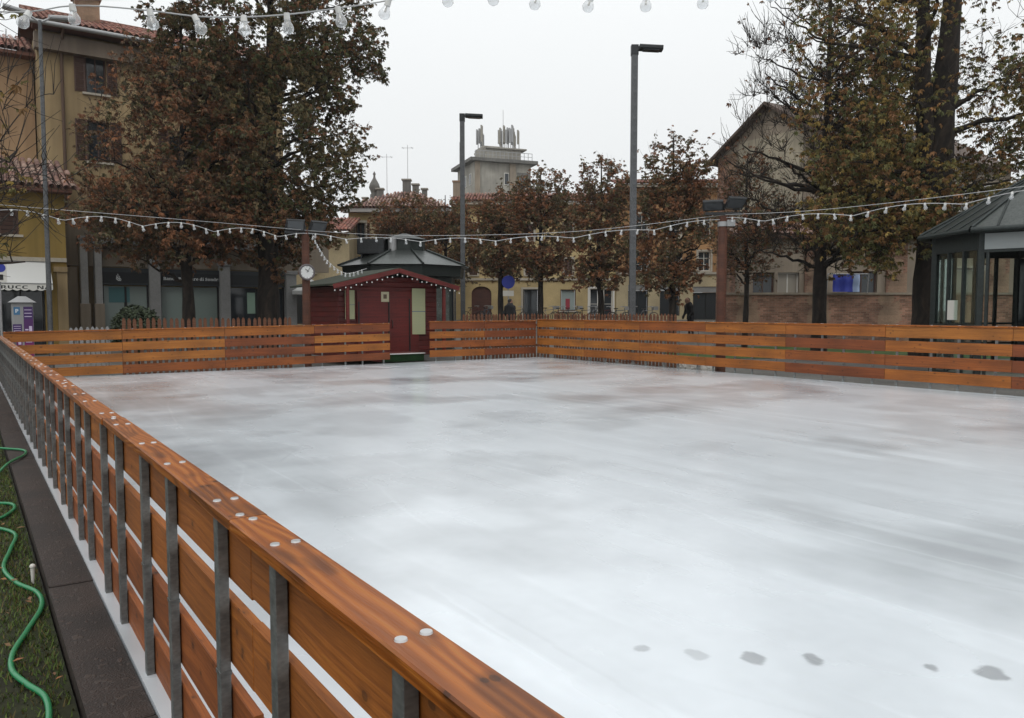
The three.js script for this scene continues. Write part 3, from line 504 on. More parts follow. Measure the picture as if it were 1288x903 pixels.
{ // low yellow shop with tiled roof and white awning
  const b = thing('yellow_shop', 'low yellow shop building with tiled roof behind the parking machine', 'shop', [-5.2, -0.05, -32]);
  const W = 8.25, H = 5.75, op = [{ x: 5.7, y: 4.15, w: 1.15, h: 0.9 }, { x: 3.2, y: 4.15, w: 1.15, h: 0.9 }, { x: 6.1, y: 0, w: 1.45, h: 2.7 }, { x: 3.0, y: 0.4, w: 2.2, h: 2.3 }];
  mesh('wall', [facadeGeo(W, H, op)], M.ochreDeep, b); mesh('side_wall', [box(0.3, H, 2.5, 0.15, H / 2, -1.553), box(0.3, H, 2.5, W - 0.15, H / 2, -1.553)], M.ochreDeep, b);
  windowPart(b, op[0], { frame: M.shutter, closed: true, shutters: M.shutter }); windowPart(b, op[1], { frame: M.shutter, closed: true, shutters: M.shutter });
  windowPart(b, op[2], { frame: M.blackIron, sill: null }); windowPart(b, op[3], { frame: M.blackIron, rows: 2 });
  mesh('pilaster', [box(0.32, 2.9, 0.1, W - 0.16, 1.45, 0.05), box(0.42, 0.18, 0.16, W - 0.2, 2.99, 0.08)], M.ochre, b);
  mesh('string_course', [box(W, 0.14, 0.1, W / 2, 3.32, 0.05)], M.trim, b);
  const rf = mesh('roof', [quad([-0.2, H, 0.6], [W + 0.5, H, 0.6], [W + 0.1, H + 1.3, -2.4], [-0.2, H + 1.3, -2.4]), box(W + 0.4, 0.1, 0.55, W / 2, H - 0.06, 0.3)], roofBase, b);
  tiledSlope(b, V(-0.2, H + 0.03, 0.64), V(1, 0, 0), V(0, 1.32, -3.04), W + 0.7, 3.3, TILEGREY, 45, (u, v) => u < 1 - v * 0.05);
  const letter = printed(1024, 160, (x, w, h) => { x.fillStyle = '#d9d7d0'; x.fillRect(0, 0, w, h); x.fillStyle = '#16181a'; x.font = 'bold 84px sans-serif'; x.textBaseline = 'middle'; x.fillText('FRUCC', 560, h / 2 - 8); x.fillText('NA', 890, h / 2 - 8); });
  const aw = thing('awning', 'white scalloped shop awning with dark lettering above the parking machine', 'awning', [-1.2, 2.38, -31.98]);
  mesh('canopy', [quad([0, 0.02, 1.0], [3.72, 0.02, 1.0], [3.72, 0.82, 0], [0, 0.82, 0])], M.cloth, aw);
  const sc = new THREE.Shape(); sc.moveTo(0, 0.2); sc.lineTo(3.72, 0.2); for (let i = 0; i < 16; i++) { const x0 = 3.72 - i * 0.2325, x1 = x0 - 0.2325; sc.lineTo(x0, 0.0); sc.quadraticCurveTo((x0 + x1) / 2, -0.09, x1, 0.0); } sc.closePath();
  const vg = new THREE.ShapeGeometry(sc, 6).translate(0, -0.18, 1.0); const vp = vg.attributes.position, vu = vg.attributes.uv; for (let i = 0; i < vp.count; i++) vu.setXY(i, vp.getX(i) / 3.72, (vp.getY(i) + 0.27) / 0.29);
  letter.side = THREE.DoubleSide; mesh('valance', vg, letter, aw); mesh('rail', [tube([V(0, 0.02, 1.0), V(3.72, 0.02, 1.0)], 0.02, 0.02, 6), tube([V(0, 0.82, 0.02), V(3.72, 0.82, 0.02)], 0.03, 0.03, 6)], M.gutter, aw);
}
{ // bank: grey pillars and glazed bays at z = -34
  const b = thing('bank_shopfront', 'dark bank front with grey stone pillars and lettered fascia under the trees', 'shop', [3.2, 0.05, -34]);
  const pillars = [[0.46, 0.72, 4.1], [0.95, 1.2, 4.1], [2.88, 3.28, 3.3], [5.6, 6.0, 3.3], [8.38, 8.85, 3.0]];
  pillars.forEach(([a, c, h], i) => { const p = mesh('pillar', [bevelBox(c - a, h, 0.4, 0.015).translate((a + c) / 2, h / 2, 0.1)], i < 2 ? M.marble : M.greyTrim, b); mesh('capital', [bevelBox(c - a + 0.1, 0.16, 0.5, 0.015).translate((a + c) / 2, h + 0.081, 0.1)], M.greyTrim, p); if (i < 2) mesh('base', [bevelBox(c - a + 0.1, 1.7, 0.5, 0.015).translate((a + c) / 2, 0.85, 0.1)], M.oldPlaster, p); });
  const fas = std({ color: rgb(0.022, 0.026, 0.03), roughness: 0.4 });
  const sign = (txt, logo) => printed(1024, 200, (x, w, h) => { x.fillStyle = '#16191c'; x.fillRect(0, 0, w, h); x.fillStyle = '#cfd2d2'; x.textBaseline = 'middle'; if (logo) { x.lineWidth = 16; x.strokeStyle = '#c2c6c6'; for (const [a, c, d] of [[300, 130, 60], [330, 150, 30], [365, 150, 70]]) { x.beginPath(); x.moveTo(a, c); x.quadraticCurveTo(a + 20, c - 30, a + 8, d); x.stroke(); x.beginPath(); x.arc(a + 22, c - 14, 18, 0, 6.28); x.stroke(); } } if (txt) { x.font = 'bold 78px serif'; x.fillText(txt, 45, h / 2); } });
  const bays = [[1.2, 2.88, sign('', true)], [3.28, 5.6, sign('Banca Popolare di Sondrio')], [6.0, 8.38, sign('', false)]];
  const frost = phy({ color: rgb(0.2, 0.245, 0.225), roughness: 0.25 }), teal = std({ color: rgb(0.06, 0.16, 0.17), roughness: 0.5 });
  bays.forEach(([a, c, sm], i) => {
    const w = c - a; mesh('fascia', [box(w, 0.66, 0.24, (a + c) / 2, 2.77, 0)], fas, b); printPlane('lettering', w - 0.06, 0.42, (a + c) / 2, 2.72, 0.124, sm, b);
    const f = mesh('window', [box(0.07, 2.44, 0.1, a + 0.035, 1.22, -0.05), box(0.07, 2.44, 0.1, c - 0.035, 1.22, -0.05), box(0.07, 2.3, 0.08, (a + c) / 2, 1.22, -0.05), box(w - 0.14, 0.12, 0.1, (a + c) / 2, 0.06, -0.05)], M.blackIron, b);
    for (const s of [0, 1]) mesh('pane', [box(w / 2 - 0.1, 2.3, 0.015, a + w * (0.25 + 0.5 * s), 1.24, -0.06)], i === 2 ? M.glassDark : frost, f);
    if (i === 0) printPlane('poster', 0.75, 0.6, a + 0.62, 2.05, -0.045, teal, f);
    if (i === 2) printPlane('poster', 0.34, 0.9, a + 0.95, 1.75, -0.045, std({ color: rgb(0.25, 0.36, 0.28), roughness: 0.6 }), f);
  });
  mesh('wall', [box(11, 1.6, 0.3, 5.0, 3.95, -0.22), box(0.9, 3.1, 0.3, -0.05, 1.55, -0.25)], M.oldPlaster, b);
  mesh('entablature', [box(8.2, 0.22, 0.5, 5.0, 4.12, 0.15)], M.greyTrim, b);
  mesh('back_wall', [box(9.5, 4.6, 0.2, 4.3, 2.3, -1.2)], M.concreteDark, b);
}
// facades round the far square: local x along the front, z towards the rink
function farBuilding(name, label, r0, r1, d, H, cat = 'building') { const [x, z] = site(r0, d); return thing(name, label, cat, [x, groundY(x, z) - 0.02, z], -YAW); }
{
  const b = farBuilding('yellow_building', 'long yellow building with arched brown gate and shuttered windows', -4.2, 7.3, 55, 9), y0 = 0.81, W = 11.48, H = 8.0;
  const T = (r, y) => [r + 4.2, y - y0];
  const op = [], add = (r, y, w, h, k, arch) => { const [x, yy] = T(r, y); op.push({ x, y: Math.max(0.02, yy), w, h, k, arch }); };
  add(-2.85, 0.84, 1.4, 2.33, 'gate', 0.5); add(0.78, 0.84, 1.08, 2.12, 'door'); add(3.41, 1.45, 1.08, 1.5, 'shop'); add(5.47, 0.85, 0.62, 2.16, 'narrow'); add(6.45, 0.85, 0.62, 2.16, 'narrow');
  for (const r of [-3.0, -1.9 + 0.8, 0.95, 3.68, 5.9]) { add(r, 3.95, 0.56, 1.15, 'shut'); add(r, 6.35, 0.56, 1.15, 'shut'); }
  mesh('wall', [facadeGeo(W, H, op)], M.yellow, b); mesh('side_wall', [box(0.3, H, 8, 0.15, H / 2, -4.303), box(0.3, H, 8, W - 0.15, H / 2, -4.303)], M.yellow, b);
  for (const o of op) {
    if (o.k === 'gate') { const s = wallShape(o.w, o.h, []), a = new THREE.Shape(); a.moveTo(0, 0); a.lineTo(o.w, 0); a.lineTo(o.w, o.h - 0.5); for (let k = 1; k < 12; k++) { const q = Math.PI * k / 12; a.lineTo(o.w / 2 + o.w / 2 * Math.cos(q), o.h - 0.5 + 0.5 * Math.sin(q)); } a.lineTo(0, o.h - 0.5); a.closePath(); mesh('gate', [new THREE.ExtrudeGeometry(a, { depth: 0.06, bevelEnabled: false }).translate(o.x, o.y, -0.2)], M.doorBrown, b); }
    else if (o.k === 'door') windowPart(b, o, { frame: M.blackIron, sill: null, surround: M.trim });
    else if (o.k === 'shop') { const f = windowPart(b, o, { frame: M.shutter, mull: 1, glass: phy({ color: rgb(0.28, 0.33, 0.32), roughness: 0.1 }) }); mesh('poster', [box(0.3, 0.75, 0.01, o.x + 0.52, o.y + 0.48, -0.15)], std({ color: rgb(0.3, 0.03, 0.05), roughness: 0.6 }), f); }
    else if (o.k === 'narrow') windowPart(b, o, { frame: M.frameWhite, mull: 1, rows: 2, sill: null, surround: M.frameWhite });
    else windowPart(b, o, { shutters: M.shutter, closed: true, frame: M.shutter, surround: M.trim });
  }
  mesh('string_course', [box(W + 0.05, 0.16, 0.12, W / 2, 2.85, 0.06)], M.trim, b); mesh('eaves', [box(W + 0.3, 0.2, 0.6, W / 2, H + 0.1, 0.2)], M.trim, b);
  mesh('roof', [quad([-0.1, H + 0.2, 0.6], [W + 0.1, H + 0.2, 0.6], [W + 0.1, H + 1.4, -4.4], [-0.1, H + 1.4, -4.4])], roofBase, b);
  tiledSlope(b, V(-0.1, H + 0.22, 0.62), V(1, 0, 0), V(0, 1.2, -5), W + 0.2, 5.1, TILE, 51);
  const c = mesh('chimney', [box(0.5, 1.2, 0.5, 0.2, H + 1.3, -2)], M.oldPlaster, b); mesh('chimney_cap', [box(0.6, 0.1, 0.6, 0.2, H + 1.95, -2)], M.brick, c);
}
{
  const b = farBuilding('orange_building', 'terracotta and cream building with shop windows right of the tall lamp post', 7.32, 14.9, 55, 9.3), W = 8.4, y0 = 0.81, G = 3.28, H = 9.2;
  const lo = [{ x: 0.84, y: 0.3, w: 1.42, h: 1.75 }, { x: 3.08, y: 0.3, w: 1.42, h: 1.75 }, { x: 5.42, y: 0.02, w: 1.86, h: 1.9 }], up = [];
  for (const x of [1.35, 3.6, 5.75]) { up.push({ x, y: 0.15, w: 0.85, h: 1.35 }); up.push({ x, y: 2.45, w: 0.85, h: 1.65 }); }
  mesh('wall', [facadeGeo(W, G, lo.map(o => ({ ...o, h: o.h + 0.42 })))], M.cream, b); mesh('upper_wall', [facadeGeo(W, H - G, up).translate(0, G + 0.005, 0)], M.orange, b);
  mesh('side_wall', [box(0.3, H, 8, 0.15, H / 2, -4.303), box(0.3, H, 8, W - 0.15, H / 2, -4.303)], M.orange, b);
  lo.forEach((o, i) => { const f = windowPart(b, o, { frame: M.blackIron, mull: 2, sill: null }); mesh('sign_board', [box(o.w - 0.02, 0.4, 0.1, o.x + o.w / 2, o.y + o.h + 0.21, -0.1)], M.greyTrim, f); });
  up.forEach((o, i) => { const q = { ...o, y: o.y + G + 0.005 }; const f = windowPart(b, q, { frame: M.frameWhite, rows: 3, surround: M.trim, sill: M.trim }); if (o.x < 2) { const bars = []; for (let k = 0; k <= 12; k++) bars.push(box(0.025, 0.75, 0.025, q.x - 0.25 + k * 0.112, q.y + 0.4, 0.45)); bars.push(box(1.4, 0.05, 0.05, q.x + 0.42, q.y + 0.8, 0.45), box(1.4, 0.1, 0.5, q.x + 0.42, q.y - 0.06, 0.25)); mesh('balcony', bars, M.blackIron, f); } });
  mesh('string_course', [box(W + 0.05, 0.16, 0.12, W / 2, G, 0.06)], M.trim, b); mesh('eaves', [box(W + 0.3, 0.2, 0.6, W / 2, H + 0.1, 0.2)], M.trim, b);
  mesh('roof', [quad([-0.1, H + 0.2, 0.6], [W + 0.1, H + 0.2, 0.6], [W + 0.1, H + 1.2, -4.4], [-0.1, H + 1.2, -4.4])], roofBase, b);
  tiledSlope(b, V(-0.1, H + 0.22, 0.62), V(1, 0, 0), V(0, 1.0, -5), W + 0.2, 5.1, TILE, 52);
}
{ // corner house with quoins
  const b = farBuilding('corner_house', 'pale yellow corner house with hipped roof, quoins and chimneys', -10.4, -4.1, 50, 7.8, 'house'), W = 6.3, H = 7.1;
  const op = []; for (const x of [0.45, 2.15, 4.2]) for (const y of [2.3, 5.2]) op.push({ x, y, w: 0.6, h: 1.2 });
  mesh('wall', [facadeGeo(W, H, op)], M.yellow, b); mesh('side_wall', [box(0.3, H, 5.6, 0.15, H / 2, -3.103), box(0.3, H, 5.6, W - 0.15, H / 2, -3.103)], M.yellow, b);
  op.forEach(o => windowPart(b, o, { shutters: M.shutter, closed: o.x > 3, frame: M.shutter, surround: M.trim }));
  const q = []; for (let i = 0; i < 20; i++) { const w = i % 2 ? 0.75 : 0.5; q.push(box(w, 0.31, 0.06, 1.35 + w / 2, 0.2 + i * 0.34, 0.03)); q.push(box(0.4, 0.31, 0.06, 0.2, 0.2 + i * 0.34, 0.03)); } mesh('quoins', q, M.cream, b);
  mesh('eaves', [box(W + 0.7, 0.24, 0.7, W / 2, H + 0.05, 0.1)], M.marble, b);
  const rr = [quad([-0.4, H + 0.18, 0.5], [W + 0.4, H + 0.18, 0.5], [W - 2.5, H + 1.55, -2.8], [2.6, H + 1.55, -2.8]), quad([-0.4, H + 0.18, -6.2], [-0.4, H + 0.18, 0.5], [2.6, H + 1.55, -2.8], [2.6, H + 1.55, -2.8001]), quad([W + 0.4, H + 0.18, 0.5], [W + 0.4, H + 0.18, -6.2], [W - 2.5, H + 1.55, -2.8001], [W - 2.5, H + 1.55, -2.8]), quad([W + 0.4, H + 0.18, -6.2], [-0.4, H + 0.18, -6.2], [2.6, H + 1.55, -2.8], [W - 2.5, H + 1.55, -2.8])];
  const rf = mesh('roof', rr, roofBase, b);
  tiledSlope(b, V(-0.4, H + 0.2, 0.52), V(1, 0, 0), V(0, 1.37, -3.3), W + 0.8, 3.6, TILEGREY, 53, (u, v) => u > v * 0.42 && u < 1 - v * 0.4);
  for (const [x, y, s] of [[0.5, 0.3, 0.32], [1.5, 0.9, 0.42], [3.3, 1.5, 0.5], [3.9, 1.2, 0.4], [4.5, 0.9, 0.34]]) { const c = mesh('chimney', [box(s, 1.5, s, x, H + y + 0.2, -3.2)], M.concreteDark, b); mesh('chimney_cap', [box(s + 0.14, 0.1, s + 0.14, x, H + y + 1.0, -3.2)], M.concrete, c); }
  const on = mesh('onion_finial', [new THREE.LatheGeometry([[0, 2.6], [0.05, 2.5], [0.14, 2.35], [0.08, 2.2], [0.12, 2.0], [0.42, 1.5], [0.5, 1.2], [0.34, 0.85], [0.3, 0.7], [0.4, 0.6], [0.4, 0]].reverse().map(q => new THREE.Vector2(q[0], q[1])), 14).scale(0.75, 0.8, 0.75).translate(1.05, H + 1.1, -3.6)], M.concreteDark, b);
  for (const [x, h] of [[2.0, 2.8], [3.4, 3.4]]) { const a = mesh('aerial', [cyl(0.02, 0.015, h, x, H + 1.4 + h / 2, -3, 6), box(0.8, 0.02, 0.02, x, H + 1.2 + h, -3), box(0.02, 0.02, 0.5, x - 0.3, H + 1.2 + h, -3), box(0.02, 0.02, 0.5, x + 0.3, H + 1.2 + h, -3)], M.gutter, b); }
}
{
  const b = farBuilding('cream_house', 'low cream house glimpsed between the tall olive tree and the corner house', -17.5, -10.9, 47, 6, 'house'), W = 7.75, H = 5.6, op = [{ x: 1.0, y: 3.2, w: 0.7, h: 1.2 }, { x: 3.2, y: 3.2, w: 0.7, h: 1.2 }, { x: 5.0, y: 3.2, w: 0.7, h: 1.2 }, { x: 4.4, y: 0.1, w: 1.2, h: 2.2 }];
  mesh('wall', [facadeGeo(W, H, op)], M.cream, b); mesh('side_wall', [box(0.3, H, 5, W - 0.15, H / 2, -2.803), box(0.3, H, 5, 0.15, H / 2, -2.803)], M.cream, b); op.forEach((o, i) => windowPart(b, o, { frame: M.shutter, shutters: i < 3 ? M.shutter : null, sill: i < 3 ? M.trim : null }));
  mesh('roof', [quad([-0.2, H + 0.02, 0.5], [W + 0.2, H + 0.02, 0.5], [W + 0.2, H + 1.1, -2.8], [-0.2, H + 1.1, -2.8])], roofBase, b); tiledSlope(b, V(-0.2, H + 0.05, 0.52), V(1, 0, 0), V(0, 1.08, -3.3), W + 0.4, 3.4, TILE, 54);
  const [x, z] = site(-9.0, 35), u = thing('market_parasol', 'white market parasol standing between the clock pole and the hut', 'parasol', [x, groundY(x, z), z]);
  mesh('canopy', [new THREE.ConeGeometry(0.95, 0.55, 8, 1, true).translate(0, 2.45, 0), new THREE.CylinderGeometry(0.95, 0.95, 0.16, 8, 1, true).translate(0, 2.095, 0)], M.cloth, u); mesh('pole', [cyl(0.03, 0.03, 2.5, 0, 1.25, 0, 8)], M.gutter, u); mesh('base', [cyl(0.3, 0.26, 0.08, 0, 0.04, 0, 16)], M.concrete, u);
}
{ // concrete tower with telephone aerials
  const [x, z] = site(-5.2, 110), b = thing('concrete_tower', 'grey concrete tower block topped with telephone aerials on the skyline', 'tower', [x, 0.8, z], -YAW + 0.35);
  const W = 8.4, H = 21.4, D = 8.5;
  mesh('wall', [box(W, H, D, W / 2, H / 2, -D / 2)], M.concrete, b);
  mesh('corner_pier', [box(0.7, H, 0.3, 0.35, H / 2, 0.15), box(0.9, H, 0.25, 5.6, H / 2, 0.125)], M.oldPlaster, b);
  for (let k = 0; k < 5; k++) { const y = H - 2.2 - k * 3.1; const f = mesh('window', [box(0.7, 1.7, 0.06, 4.7, y, 0.04)], M.frameWhite, b); mesh('pane', [box(0.55, 1.5, 0.03, 4.7, y, 0.08)], M.glassDark, f); for (const dz of [-2, -4.4, -6.6]) { const g = mesh('window', [box(0.06, 1.6, 1.0, -0.03, y, dz)], M.frameWhite, b); mesh('pane', [box(0.03, 1.4, 0.8, -0.07, y, dz)], M.glassDark, g); } const lg = mesh('loggia', [box(1.9, 2.0, 0.08, 7.3, y, 0.05)], M.concreteDark, b); mesh('parapet', [box(1.9, 0.9, 0.3, 7.3, y - 1.0, 0.25)], M.concrete, lg); }
  mesh('roof_slab', [box(W + 1.6, 0.45, D + 1.6, W / 2, H + 0.22, -D / 2)], M.concreteDark, b);
  const ph = mesh('penthouse', [box(5.4, 1.7, 5, 4.6, H + 1.3, -3.6), box(6.2, 0.2, 5.6, 5.0, H + 2.25, -3.6), box(2.4, 2.1, 4, 2.9, H + 1.5, -3.4)], M.concrete, b);
  const rail = []; for (let i = 0; i <= 14; i++) rail.push(box(0.06, 1, 0.06, i * W / 14, H + 0.95, 0.5)); rail.push(box(W, 0.07, 0.07, W / 2, H + 1.45, 0.5), box(W, 0.05, 0.05, W / 2, H + 0.95, 0.5)); mesh('railing', rail, M.gutter, b);
  const R = rng(9); for (const [cx, n, yb] of [[1.9, 7, 2.0], [4.9, 6, 2.2], [5.9, 5, 2.2], [6.9, 7, 2.2]]) for (let i = 0; i < n; i++) { const h = 2.0 + R() * 1.6, px = cx + (R() - 0.5) * 1.2, pz = -3.4 + (R() - 0.5) * 2; mesh('aerial', [box(0.22, h * 0.7, 0.16, px, H + yb + 0.3 + h * 0.65, pz), cyl(0.06, 0.06, h * 1.1, px + 0.18, H + yb + h * 0.5, pz, 6)], R() < 0.5 ? M.concrete : M.gutter, b); }
  mesh('aerial', [cyl(0.05, 0.03, 5.5, 5.4, H + 5.5, -3.4, 6)], M.gutter, b); mesh('aerial', [cyl(0.06, 0.04, 3.5, -0.4, H + 2, -6, 6)], M.gutter, b);
}
{ // gabled old house behind the brick wall: near corner at site (15.2, 38)
  const A = site(15.2, 38), G = site(11.5, 44), ang = Math.atan2(-(G[1] - A[1]), G[0] - A[0]);       // local x along the gable end
  const GW = Math.hypot(G[0] - A[0], G[1] - A[1]), b = thing('gabled_house', 'old gabled house with patched plaster walls behind the half bare tree', 'house', [A[0], 0.2, A[1]], 0);
  const gd = V(G[0] - A[0], 0, G[1] - A[1]).normalize(), ld = V(-gd.z, 0, gd.x); if (ld.x * CS + ld.z * SN < 0) ld.negate();   // long side runs to the right
  const L = 17, H = 9.8, PK = 12.0, P = (a, y, l) => [gd.x * a + ld.x * l, y, gd.z * a + ld.z * l];
  const tri = new THREE.BufferGeometry(); tri.setAttribute('position', new THREE.Float32BufferAttribute([...P(0, H, 0), ...P(GW, H, 0), ...P(GW / 2, PK - 0.1, 0)], 3)); tri.computeVertexNormals(); metreUV(tri);
  const gm = M.oldPlaster.clone(); gm.side = THREE.DoubleSide; const bm = M.brick.clone(); bm.side = THREE.DoubleSide;
  mesh('gable_wall', [quad(P(0, 0, 0), P(GW, 0, 0), P(GW, H, 0), P(0, H, 0)), tri], gm, b);
  mesh('plaster_panel', [quad(P(1.4, 5.2, -0.04), P(GW - 1.5, 5.2, -0.04), P(GW - 1.5, H + 0.5, -0.04), P(1.4, H + 0.5, -0.04))], std({ color: rgb(0.42, 0.38, 0.3), map: streakTex, roughness: 0.95, side: THREE.DoubleSide }), b);
  mesh('brick_strip', [quad(P(GW - 1.3, 0, -0.05), P(GW - 0.02, 0, -0.05), P(GW - 0.02, H, -0.05), P(GW - 1.3, H, -0.05)), quad(P(0.02, 0, -0.05), P(1.0, 0, -0.05), P(1.0, 5, -0.05), P(0.02, 5, -0.05))], bm, b);
  mesh('long_wall', [quad(P(0, 0, 0), P(0, 0, L), P(0, H, L), P(0, H, 0)), quad(P(GW, 0, 0), P(GW, 0, L), P(GW, H, L), P(GW, H, 0))], gm, b);
  for (let k = 0; k < 5; k++) for (const y of [3.6, 6.8]) { const l = 2 + k * 3; const w = mesh('window', [quad(P(-0.05, y, l), P(-0.05, y, l + 1.1), P(-0.05, y + 1.7, l + 1.1), P(-0.05, y + 1.7, l))], M.frameWhite.clone(), b); w.material.side = THREE.DoubleSide; const pn = mesh('pane', [quad(P(-0.07, y + 0.1, l + 0.1), P(-0.07, y + 0.1, l + 1.0), P(-0.07, y + 1.6, l + 1.0), P(-0.07, y + 1.6, l + 0.1))], M.glassDark.clone(), w); pn.material.side = THREE.DoubleSide; }
  const e = 0.45, drop = (PK - H) / (GW / 2) * e;
  const e1 = P(-e, H - drop, -0.5), e2 = P(-e, H - drop, L), r1 = P(GW / 2, PK, -0.5), r2 = P(GW / 2, PK, L), f1 = P(GW + e, H - drop, -0.5), f2 = P(GW + e, H - drop, L), dn = (p) => [p[0], p[1] - 0.16, p[2]];
  const grey = std({ color: rgb(0.13, 0.095, 0.08), map: streakTex, roughness: 0.95, side: THREE.DoubleSide });
  mesh('roof', [quad(e1, e2, r2, r1), quad(f1, r1, r2, f2), quad(dn(e1), dn(e2), dn(r2), dn(r1)), quad(dn(f1), dn(r1), dn(r2), dn(f2)), quad(e1, r1, dn(r1), dn(e1)), quad(f1, r1, dn(r1), dn(f1)), quad(e1, e2, dn(e2), dn(e1))], grey, b);
}
{ // brick wall with ledge, and the low wing behind it
  const [x, z] = site(8.85, 33), y0 = groundY(x, z), b = thing('brick_wall', 'weathered brick wall with stone ledge behind the right fence', 'wall', [x, y0, z], -YAW), W = 20, H = 2.15 - y0;
  mesh('wall', [box(W, H, 0.35, W / 2, H / 2, -0.175)], M.brick, b); mesh('coping', [box(W + 0.05, 0.09, 0.46, W / 2, H + 0.046, -0.175)], M.oldPlaster, b);
  
  const [x2, z2] = site(9.95, 34.6), w = thing('low_wing', 'low plastered wing with dark window openings above the brick wall', 'building', [x2, y0, z2], -YAW), HW = 4.6;
  const op = [{ x: 0.7, y: 1.9, w: 0.95, h: 1.15 }, { x: 1.8, y: 1.9, w: 0.95, h: 1.15 }, { x: 4.9, y: 1.9, w: 1.3, h: 1.2 }, { x: 8.4, y: 1.9, w: 1.1, h: 1.35 }, { x: 9.7, y: 1.9, w: 1.0, h: 1.35 }, { x: 12.4, y: 1.9, w: 1.3, h: 1.35 }, { x: 14.9, y: 1.9, w: 1.3, h: 1.35 }];
  mesh('wall', [facadeGeo(19.5, HW, op)], M.oldPlaster, w); mesh('side_wall', [box(0.3, HW, 3, 0.15, HW / 2, -1.803)], M.brick, w);
  op.forEach((o, i) => windowPart(w, o, { frame: i % 2 ? M.frameWhite : M.shutter, mull: 2, glass: i % 3 === 1 ? phy({ color: rgb(0.3, 0.27, 0.22), roughness: 0.3 }) : M.glassDark, sill: M.trim }));
  for (const px of [3.4, 7.0, 11.5]) mesh('brick_pier', [box(0.9, HW - 0.02, 0.12, px, HW / 2, 0.061)], M.brick, w);
  mesh('roof', [quad([-0.2, HW + 0.02, 0.45], [19.7, HW + 0.02, 0.45], [19.7, HW + 0.9, -3.3], [-0.2, HW + 0.9, -3.3]), box(19.7, 0.08, 0.4, 9.75, HW - 0.03, 0.22)], roofBase, w);
  tiledSlope(w, V(-0.2, HW + 0.05, 0.48), V(1, 0, 0), V(0, 0.88, -3.75), 19.8, 3.8, TILEGREY, 58);
  const [x3, z3] = site(13.35, 32.6), c = thing('blue_tarpaulin', 'bright blue tarpaulin hung over the ledge of the brick wall', 'tarpaulin', [x3, 2.2, z3], -YAW);
  const cg = (x0, wd) => { const g = new THREE.PlaneGeometry(wd, 0.72, 14, 6); const p = g.attributes.position; for (let i = 0; i < p.count; i++) p.setZ(i, 0.05 * Math.sin(p.getX(i) * 14 + x0) + 0.02 * Math.sin(p.getY(i) * 11)); g.computeVertexNormals(); return g.translate(x0 + wd / 2, 0.42, 0.02); };
  M.blue.side = THREE.DoubleSide; M.blueLight.side = THREE.DoubleSide; mesh('sheet', [cg(0, 0.85)], M.blue, c); mesh('pale_sheet', [cg(0.86, 0.26)], M.blueLight, c);
  mesh('rail', [tube([V(-0.2, 0.8, 0), V(1.5, 0.8, 0)], 0.02, 0.02, 6), tube([V(-0.2, 0.8, 0), V(-0.2, 0.02, -0.1)], 0.02, 0.02, 6), tube([V(1.5, 0.8, 0), V(1.5, 0.02, -0.1)], 0.02, 0.02, 6)], M.gutter, c);
}
console.log('buildings');

